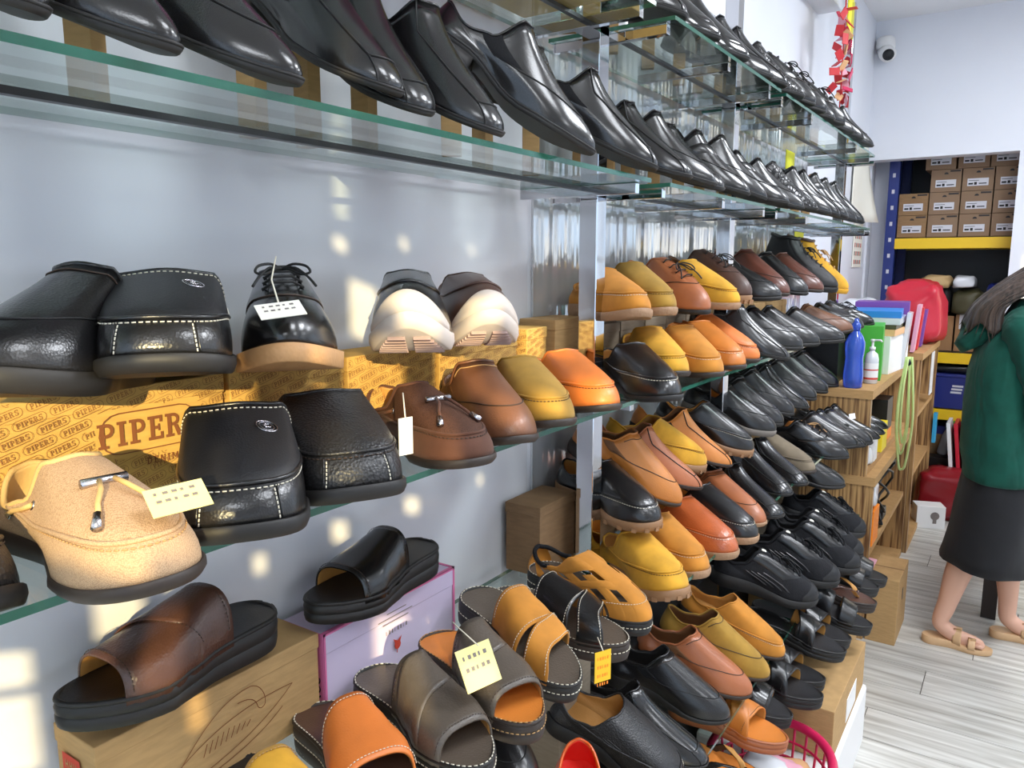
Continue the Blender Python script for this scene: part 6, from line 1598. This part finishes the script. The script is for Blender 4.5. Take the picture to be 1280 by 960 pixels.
NS = 26
for k in range(NS):
    mb = MB(); mb.tube([bp(2 * PI * k / NS + s_ * .0, u / 6) for u in range(7) for s_ in (0,)], .0035, 5); mb.build('basket_rib', M['pink_red'], bk)
for u in (.02, .22, .40, .56, .70, .84):
    mb = MB(); mb.tube([bp(2 * PI * k / 48, u) for k in range(48)], .0038, 5, closed=True); mb.build('basket_band', M['pink_red'], bk)
mb = MB(); mb.tube([bp(2 * PI * k / 48, 1.0) * 1.0 for k in range(48)], .012, 8, closed=True); mb.build('rim', M['pink_red'], bk)
mb = MB(); mb.lathe([(.10, 0), (.11, .008)], 30); mb.build('base', M['pink_red'], bk)
for k, (x, y, z, mat, s_) in enumerate(((.02, -.04, .13, 'clear_plastic', .14), (-.04, .06, .12, 'white_plain', .13), (.03, .08, .15, 'peach', .11), (-.02, -.02, .20, 'clear_plastic', .12), (.04, .02, .19, 'pinkish', .09))):
    crumple('packet', 'packet', ['clear packet low in the pink basket', 'white packet in the pink basket', 'cream packet at the far side of pink basket', 'clear packet on top in the pink basket', 'pink-printed packet on top in pink basket'][k], (.47 + x * .7, 1.78 + y, z), (s_, s_ * 1.1, .10), mat, k + 20, 'packets in the pink basket')
# dark under-shelf stock in the lowest tier
for k, (x, y, sz, mat, lab) in enumerate(((.12, .95, (.20, .5, .36), 'box_grey', 'grey box stack below the lower shelf, nearest bay'), (.11, 1.28, (.18, .13, .74), 'box_grey', 'tall pale box below the black cross-strap slide'), (.11, 1.83, (.18, .70, .40), 'black_plain', 'black crate under the bottom shelf, middle bay'), (.10, 2.72, (.16, .88, .44), 'black_plain', 'black crate under the bottom shelf, farthest bay'))):
    simple_box('stock_box', 'box', lab, (x, y, 0), sz, mat, 0, 'boxes under the shelves')
simple_box('shoe_box', 'box', 'black shoe box behind the black slip-ons in middle bay', (.11, 1.83, ZB), (.16, .70, .12), 'black_plain', 0, 'boxes on the bottom shelf')
simple_box('shoe_box', 'box', 'dark box behind the black sneakers in farthest bay', (.11, 2.72, ZB + .05), (.16, .86, .12), 'black_plain', 0, 'boxes on the bottom shelf')
# extra footwear at the bottom edge
put_shoe('clog', 'clog', (.335, 1.04, .655), -60, 14, .29, 'bright orange loafer with red insole at bottom edge', None)
put_shoe('slipon', 'blk', (.085, .98, .715), -22, 2, .29, 'black slip-on beneath the dark grey tan-footbed slide', None)
simple_box('plinth_box', 'box', 'grey box carrying the orange loafer at bottom edge', (.36, .90, .0), (.30, .40, .58), 'box_grey', 0, 'boxes under the shelves')
# on the topmost shelf of the nearest bay
simple_box('shoe_box', 'box', 'tan box on topmost shelf seen through the glass', (.15, 1.16, ZT2), (.2, .3, .12), 'kraft_yellow', 0, 'boxes on the topmost shelf')
simple_box('shoe_box', 'box', 'pink box on topmost shelf seen through the glass', (.15, .86, ZT2), (.2, .26, .12), 'pink_card', 0, 'boxes on the topmost shelf')
# table leg by the woman
tb = wrap('dark wooden table leg and top edge behind the woman', 'work_table', 'table', (1.15, 3.95, 0))
for (x, y) in ((-.28, -.2), (-.28, .35), (.75, -.2), (.75, .35)):
    mb = MB(); mb.box(x - .028, x + .028, y - .028, y + .028, 0, .74); mb.build('leg', M['dark_wood'], tb)
mb = MB(); mb.box(-.34, .82, -.26, .42, .74, .775, 0, None, .004); mb.build('tabletop', M['white_plain'], tb)
# ================================================================= woman at the right edge
def skin_body(name, chains, mat, parent, sub=2):
    """one continuous surface grown over a branching skeleton; chains = lists of (key or point, radius)"""
    V = []; E = []; R_ = []; idx = {}
    for ch in chains:
        prev = None
        for it in ch:
            key, p, r = it
            if key in idx and key is not None: i = idx[key]
            else:
                i = len(V); V.append(Vector(p)); R_.append(r if isinstance(r, tuple) else (r, r))
                if key is not None: idx[key] = i
            if prev is not None: E.append((prev, i))
            prev = i
    me = bpy.data.meshes.new(name); me.from_pydata(V, E, []); me.materials.append(mat)
    o = link_obj(name, me, parent)
    sk = o.modifiers.new('skin', 'SKIN'); sk.use_smooth_shade = True
    lay = me.skin_vertices[0] if me.skin_vertices else None
    if lay is None:
        bm = bmesh.new(); bm.from_mesh(me); bm.verts.layers.skin.verify(); bm.to_mesh(me); bm.free(); lay = me.skin_vertices[0]
    for i, r in enumerate(R_): lay.data[i].radius = r; lay.data[i].use_root = (i == 0)
    ss = o.modifiers.new('subsurf', 'SUBSURF'); ss.levels = sub; ss.render_levels = sub
    return o
PX, PY = .90, 3.45
W0 = empty('person', (PX, PY, 0)); tag(W0, 'woman with long dark hair in green hoodie and black skirt, cut off by right edge', 'person')
# local frame: she faces +x; her right side is nearest the camera (-y)
HR, HL = Vector((-.05, -.07, .84)), Vector((-.04, .08, .84))
AR, AL = Vector((-.19, -.09, .085)), Vector((.035, .11, .085))
def leg(side, hip, ank):
    kn = hip.lerp(ank, .52) + Vector((.045, 0, .0))
    cf = kn.lerp(ank, .33) + Vector((-.022, 0, 0)); lo = kn.lerp(ank, .75) + Vector((-.004, 0, 0))
    return [('pelvis', None, None), (side + 'hip', hip, .070), (None, hip.lerp(kn, .5), .068), (side + 'kn', kn, .056), (None, cf, .055), (None, lo, .037), (side + 'an', ank, .036), (None, ank + Vector((.055, 0, -.035)), (.032, .026)), (None, ank + Vector((.12, 0, -.055)), (.036, .018)), (None, ank + Vector((.165, 0, -.062)), (.030, .012))]
SH = Vector((.02, 0, 1.27))
def arm(side, sg):
    s_ = SH + Vector((.0, sg * .15, 0)); el = s_ + Vector((.10, sg * .03, -.27)); wr = el + Vector((.21, -sg * .05, -.02)); ha = wr + Vector((.06, -sg * .01, -.015))
    return [('chest', None, None), (side + 'sh', s_, .055), (None, s_.lerp(el, .5), .045), (side + 'el', el, .038), (None, el.lerp(wr, .4), .035), (side + 'wr', wr, .025), (side + 'ha', ha, (.036, .018)), (None, ha + Vector((.035, 0, -.005)), (.034, .015))], ha
def chain(c, fixed):
    return [(k, fixed.get(k, p) if p is None else p, r if r is not None else .1) for k, p, r in c]
FX = {'pelvis': Vector((-.045, .005, .90)), 'chest': Vector((.0, 0, 1.18))}
tor = [('pelvis', FX['pelvis'], .095), (None, Vector((-.045, 0, 1.02)), .090), ('chest', FX['chest'], .115), (None, Vector((.03, 0, 1.30)), .07), (None, Vector((.055, 0, 1.345)), .048), (None, Vector((.085, 0, 1.40)), .050)]
ra, hr = arm('r', -1); la, hl = arm('l', 1)
body = skin_body('body', [tor, chain(leg('r', HR, AR), FX), chain(leg('l', HL, AL), FX), chain(ra, FX), chain(la, FX)], M['skin'], W0)
# fingers
for (ha, sg) in ((hr, -1), (hl, 1)):
    for k in range(4):
        b0 = ha + Vector((.045, (k - 1.5) * .016, -.006)); ln = (.060, .072, .066, .052)[k]
        mb = MB(); mb.tube([b0 - Vector((.02, 0, 0)), b0, b0 + Vector((ln * .45, 0, -.006)), b0 + Vector((ln * .78, 0, -.018)), b0 + Vector((ln, 0, -.032))], [.008, .0085, .0078, .0072, .005], 8); mb.build('finger', M['skin'], body)
    t0 = ha + Vector((.0, -sg * .022, -.004)); mb = MB(); mb.tube([t0, t0 + Vector((.025, -sg * .022, -.004)), t0 + Vector((.048, -sg * .030, -.008)), t0 + Vector((.065, -sg * .030, -.014))], [.011, .0095, .0085, .006], 8); mb.build('thumb', M['skin'], body)
# head turned slightly down
HC = Vector((.125, 0, 1.482))
HM = Matrix.Translation(HC) @ Matrix.Rotation(math.radians(22), 4, 'Y')
mb = MB(); rings = []
for j in range(19):
    v = j / 18; phi = PI * v; z = .118 * math.cos(phi); r = math.sin(phi) ** .8
    ring = []
    for k in range(28):
        A = 2 * PI * k / 28; cx, cy = math.cos(A), math.sin(A)
        fx = .092 if cx > 0 else .098; jaw = 1 - .28 * smooth(.0, -.11, z) * (1 if cx > -.2 else .6)
        x = cx * r * fx; y = cy * r * .075 * jaw
        if cx > .55:
            d = abs(cy)
            x += .020 * math.exp(-((z + .018) / .020) ** 2) * math.exp(-(d / .16) ** 2) + .006 * math.exp(-((z + .058) / .010) ** 2) * math.exp(-(d / .3) ** 2)
            x -= .008 * math.exp(-((z - .012) / .014) ** 2) * math.exp(-((d - .42) / .16) ** 2)
        ring.append(HM @ Vector((x, y, z)))
    rings.append(ring)
mb.loft(rings, 0); hd = mb.build('head', M['skin'], body)
for sg in (1, -1):
    mb = MB(); c = HM @ Vector((.0735, sg * .030, .012)); mb.lathe([(.001, -.0095), (.007, -.0066), (.0095, 0), (.007, .0066), (.001, .0095)], 12, c=tuple(c)); e_ = mb.build('eye', M['grey_label'], hd); mb = MB(); c2 = HM @ Vector((.0815, sg * .030, .011)); mb.lathe([(.0005, -.0046), (.0034, -.003), (.0046, 0), (.0034, .003), (.0005, .0046)], 10, c=tuple(c2)); mb.build('iris', M['hair'], hd)
    mb = MB(); mb.tube([HM @ Vector((-.005 + .014 * math.cos(t * PI / 7), sg * .076, -.01 + .028 * math.sin(t * PI / 7))) for t in range(14)], .006, 6, closed=True); mb.build('ear', M['skin'], hd)
M['lip'] = plain('lip', rgb(176, 96, 92), .4)
mb = MB(); mb.tube([HM @ Vector((.083 - .3 * abs(k) * .012, k * .008, -.058)) for k in (-3, -2, -1, 0, 1, 2, 3)], [.002, .004, .005, .005, .005, .004, .002], 8); mb.build('mouth', M['lip'], hd)
# hoodie: torso, sleeves, hood
_n = M['green_fleece'].node_tree; _b = _n.nodes['Principled BSDF']; _w = _n.nodes.new('ShaderNodeTexNoise'); _w.inputs['Scale'].default_value = 9; _w.inputs['Detail'].default_value = 2; _w.inputs['Distortion'].default_value = .8
_n.links.new(coords(_n, (1, 1, .45)), _w.inputs['Vector']); add_bump(_n, _b, _w.outputs['Fac'], .7, .03)
def ell(c, rx, ry, n=32, tilt=0.0, wob=0.0, sd_=0):
    out = []
    for k in range(n):
        A = 2 * PI * k / n; w_ = 1 + wob * math.sin(5 * A + sd_) + wob * .6 * math.sin(9 * A + sd_ * 2)
        out.append(Vector((c[0] + rx * w_ * math.cos(A), c[1] + ry * w_ * math.sin(A), c[2] + tilt * math.cos(A) * rx)))
    return out
hm = MB()
hm.loft([ell((-.03, 0, .69), .126, .185, wob=.01, sd_=0), ell((-.03, 0, .70), .134, .193, wob=.015, sd_=0), ell((-.03, 0, .745), .137, .195, wob=.02, sd_=1), ell((-.033, 0, .80), .146, .200, wob=.03, sd_=2), ell((-.035, 0, .90), .145, .198, wob=.03, sd_=3), ell((-.035, 0, 1.0), .143, .196, wob=.025, sd_=4), ell((-.03, 0, 1.10), .143, .200, wob=.02, sd_=5), ell((-.015, 0, 1.19), .142, .200, wob=.015, sd_=6), ell((.005, 0, 1.26), .118, .190, wob=.01, sd_=6), ell((.022, 0, 1.305), .088, .140), ell((.04, 0, 1.335), .070, .085)], 0, True, False)
hd_ = hm.build('hoodie', M['green_fleece'], W0)
for nm, sg in (('r', -1), ('l', 1)):
    s_ = SH + Vector((-.005, sg * .155, -.005)); el = s_ + Vector((.10, sg * .035, -.28)); wr = el + Vector((.20, -sg * .05, -.02))
    mb = MB(); pts = []; rs = []
    ctrl = [(s_ + Vector((-.01, -sg * .06, .01)), .085), (s_, .088), (s_.lerp(el, .35), .080), (s_.lerp(el, .7), .074), (el + Vector((-.015, 0, -.005)), .073), (el.lerp(wr, .3), .068), (el.lerp(wr, .65), .058), (wr + Vector((-.01, 0, 0)), .046), (wr + Vector((.012, 0, 0)), .040)]
    for i in range(len(ctrl) - 1):
        for u in range(4):
            p = ctrl[i][0].lerp(ctrl[i + 1][0], u / 4); pts.append(p); rs.append((ctrl[i][1] + (ctrl[i + 1][1] - ctrl[i][1]) * u / 4) * (1 + .045 * math.sin(i * 2.7 + u * 1.9)))
    mb.tube(pts, rs, 18); mb.build('sleeve', M['green_fleece'], hd_)
mb = MB(); mb.loft([ell((-.140, 0, 1.200 + .024 * k), .088 - .012 * abs(k - 2), .120 - .012 * abs(k - 2), tilt=.55, wob=.05, sd_=k) for k in range(6)]); mb.build('hood', M['green_fleece'], hd_)
mb = MB(); mb.loft([ell((.012, 0, 1.285), .112, .150, tilt=.1), ell((.03, 0, 1.33), .098, .112, tilt=.1, wob=.03), ell((.045, 0, 1.375), .090, .098, tilt=.1, wob=.03), ell((.05, 0, 1.385), .078, .086, tilt=.1)], 0, False, False); mb.build('collar', M['green_fleece'], hd_, .006)
mb = MB(); mb.tube([Vector((.055, -.055, 1.325)), Vector((.085, -.075, 1.26)), Vector((.10, -.08, 1.14))], .004, 6); mb.build('drawstring', M['green_fleece'], hd_)
# skirt with a stride
sk = MB(); sk.loft([ell((-.035, 0, .76), .120, .172), ell((-.038, 0, .68), .128, .182), ell((-.045, 0, .58), .136, .188, wob=.01), ell((-.052, 0, .48), .142, .190, wob=.02, sd_=1), ell((-.060, .0, .40), .148, .192, wob=.03, sd_=2), ell((-.064, .0, .342), .152, .194, tilt=-.12, wob=.03, sd_=3), ell((-.064, .0, .339), .144, .186, tilt=-.12, wob=.03, sd_=3), ell((-.06, 0, .45), .13, .17)], 0, False, True)
sk.build('skirt', M['skirt'], W0)
# hair: cap and long locks falling over the back and the near shoulder
def hair_mat():
    m, nt, b, N, L = new_mat('long_dark_hair'); v = coords(nt, (60, 60, 3))
    vary(nt, b, rgb(34, 27, 25), rgb(98, 82, 72), 1.4, 4, v, .3, .75); b.inputs['Roughness'].default_value = .36; return m
M['hair'] = hair_mat()
mb = MB(); rings = []
for j in range(13):
    v = j / 12; phi = PI * .66 * v; z = .126 * math.cos(phi); r = math.sin(phi) ** .75
    ring = []
    for k in range(28):
        A = 2 * PI * k / 28; cx, cy = math.cos(A), math.sin(A)
        lim = 1.0
        x = cx * r * (.098 if cx > 0 else .112); y = cy * r * .086
        zz = z
        if cx > .3 and v > .45: zz = max(z, .055 - .0 * cx)
        ring.append(HM @ Vector((x * (1 if zz == z else .92), y, zz)))
    rings.append(ring)
mb.loft(rings, 0, True, False); cap = mb.build('hair', M['hair'], W0)
def lock_sheet(j0, A):
    """a strand path over the skull and down the back at angle A (pi = straight back)"""
    cx, cy = math.cos(A), math.sin(A)
    p0 = HM @ Vector((cx * .035 + .01, cy * .035, .121)); p1 = HM @ Vector((cx * .106, cy * .086, .060)); p2 = HM @ Vector((cx * .122, cy * .098, -.02)); 
    dn = Vector((-.135 + .05 * (1 + cx) , cy * .125, 1.355)); p3 = p2.lerp(dn, .55) + Vector((cx * .012, cy * .014, .012))
    p4 = dn + Vector((cx * .035, cy * .010, -.005)); p5 = dn + Vector((cx * .055 - .01, cy * .012, -.085 - .02 * math.sin(A * 7)))
    return spline([p0, p1, p2, p3, p4, p5], 5)
NA = 40
paths = [lock_sheet(0, PI * .42 + (PI * 1.16) * k / NA) for k in range(NA + 1)]
mb = MB(); n = len(paths[0])
V = []
for i in range(n):
    for k in range(NA + 1):
        p = paths[k][i]; wv = .0035 * math.sin(k * 2.1 + i * .35) * min(1, i / 6)
        q = (p - Vector((.02, 0, p.z))); q = q.normalized() if q.length > 1e-6 else Vector((0, 0, 1))
        V.append(p + q * wv)
F = [(i * (NA + 1) + k, i * (NA + 1) + k + 1, (i + 1) * (NA + 1) + k + 1, (i + 1) * (NA + 1) + k) for i in range(n - 1) for k in range(NA)]
mb.add(V, F); mb.build('long_hair', M['hair'], cap, .006)
random.seed(11)
for k in range(34):
    A = PI * .44 + PI * 1.12 * random.random(); pts = lock_sheet(0, A); off = random.uniform(.002, .010)
    pts = [p + (p - Vector((.02, 0, p.z))).normalized() * off for p in pts[4:]]
    pts.append(pts[-1] + Vector((random.uniform(-.015, .01), random.uniform(-.01, .01), -random.uniform(.01, .05)))); m_ = len(pts)
    mb = MB(); mb.tube(pts, [.0048 * (1 - .8 * max(0, (i / m_ - .6) / .4)) for i in range(m_)], 5); mb.build('hair_lock', M['hair'], cap)
# flat buckled sandals
for ank, lab in ((AR, 'near'), (AL, 'far')):
    b = Bed(L=.245, W=.088, th=.022, heel=.010, spring=.003)
    r = empty('sandal', (0, 0, 0)); r.parent = W0; r.location = (ank.x - .055, ank.y, 0)
    l = b.l
    def kid(mb, nm, mat, solid=0): return mb.build(nm, M[mat], r, solid)
    kid(l.slab(l.zbot, l.ztop, .97, 1.0, mid=1.01), 'sole', 'skin_sandal')
    for (t0, t1, h) in ((.44, .56, .058), (.66, .76, .038)):
        def fn(i, j, t0=t0, t1=t1, h=h):
            A = PI * i; t = t0 + (t1 - t0) * j; y = l.hw(t) * 1.02 * math.copysign(abs(math.cos(A)) ** .75, math.cos(A))
            return Vector((t * l.L, l.cen(t) + y, l.ztop(t) - .004 + h * (math.sin(A) ** .65 if 0 < i < 1 else 0)))
        mb = MB(); mb.grid(fn, 16, 5); kid(mb, 'strap', 'skin_sandal', .003)
        p = fn(.70, .5); mb = MB(); mb.tube([p + Vector((dx, 0, dz)) for dx, dz in ((-.012, -.008), (.012, -.008), (.012, .010), (-.012, .010))], .0022, 6, closed=True); kid(mb, 'buckle', 'gold')
    for k in range(5):
        mb = MB(); x = l.L * (.86 + .02 * (2 - abs(k - 1.5)) * .8); y = (k - 2) * .014; mb.tube([(x - .03, y, l.ztop(.85) + .012), (x - .008, y, l.ztop(.9) + .011), (x, y, l.ztop(.9) + .008)], [.0085, .0085, .006], 8); kid(mb, 'toe', 'skin')
# ================================================================= price tags
def at(px, py, dist):
    """point at a distance in metres from the shop-floor viewpoint, used once to read positions"""
    return None
paper_tag('price_tag', (.365, .334, 1.322), (.25, .93, .05), (-.8, .2, .55), .045, .028, 'paper_yellow', 'cream price tag on the beige woven loafer')
paper_tag('price_tag', (.275, .515, 1.456), (.4, .9, .1), (-.8, .3, .5), .046, .026, 'paper', 'white price tag hanging on the black laced tan-soled shoe', 2, [(.275, .515, 1.456), (.22, .55, 1.485), (.18, .59, 1.51)])
paper_tag('price_tag', (.30, .67, 1.300), (.2, .9, 0), (0, .0, 1), .020, .045, 'paper', 'slim cream tag hanging from the perforated brown loafer', 0, [(.30, .67, 1.322), (.27, .70, 1.345)])
paper_tag('price_tag', (.33, .771, .971), (.25, .95, 0), (-.5, .1, .85), .058, .055, 'paper_yellow', 'square yellow paper tag tied on the dark slide', 2, [(.33, .771, 1.0), (.27, .80, 1.0), (.24, .83, .985)])
paper_tag('price_tag', (.405, .99, .893), (.45, .88, 0), (0, 0, 1), .030, .050, 'tag_yellow', 'bright yellow tag hanging from the black cross-strap slide', 4, [(.405, .99, .918), (.38, 1.02, .92)], lm='orange_plain')
paper_tag('price_tag', (.40, 2.986, .955), (.4, .9, 0), (-.3, 0, 1), .035, .02, 'white_plain', 'small white tag among the black dress shoes of lower row', 0)
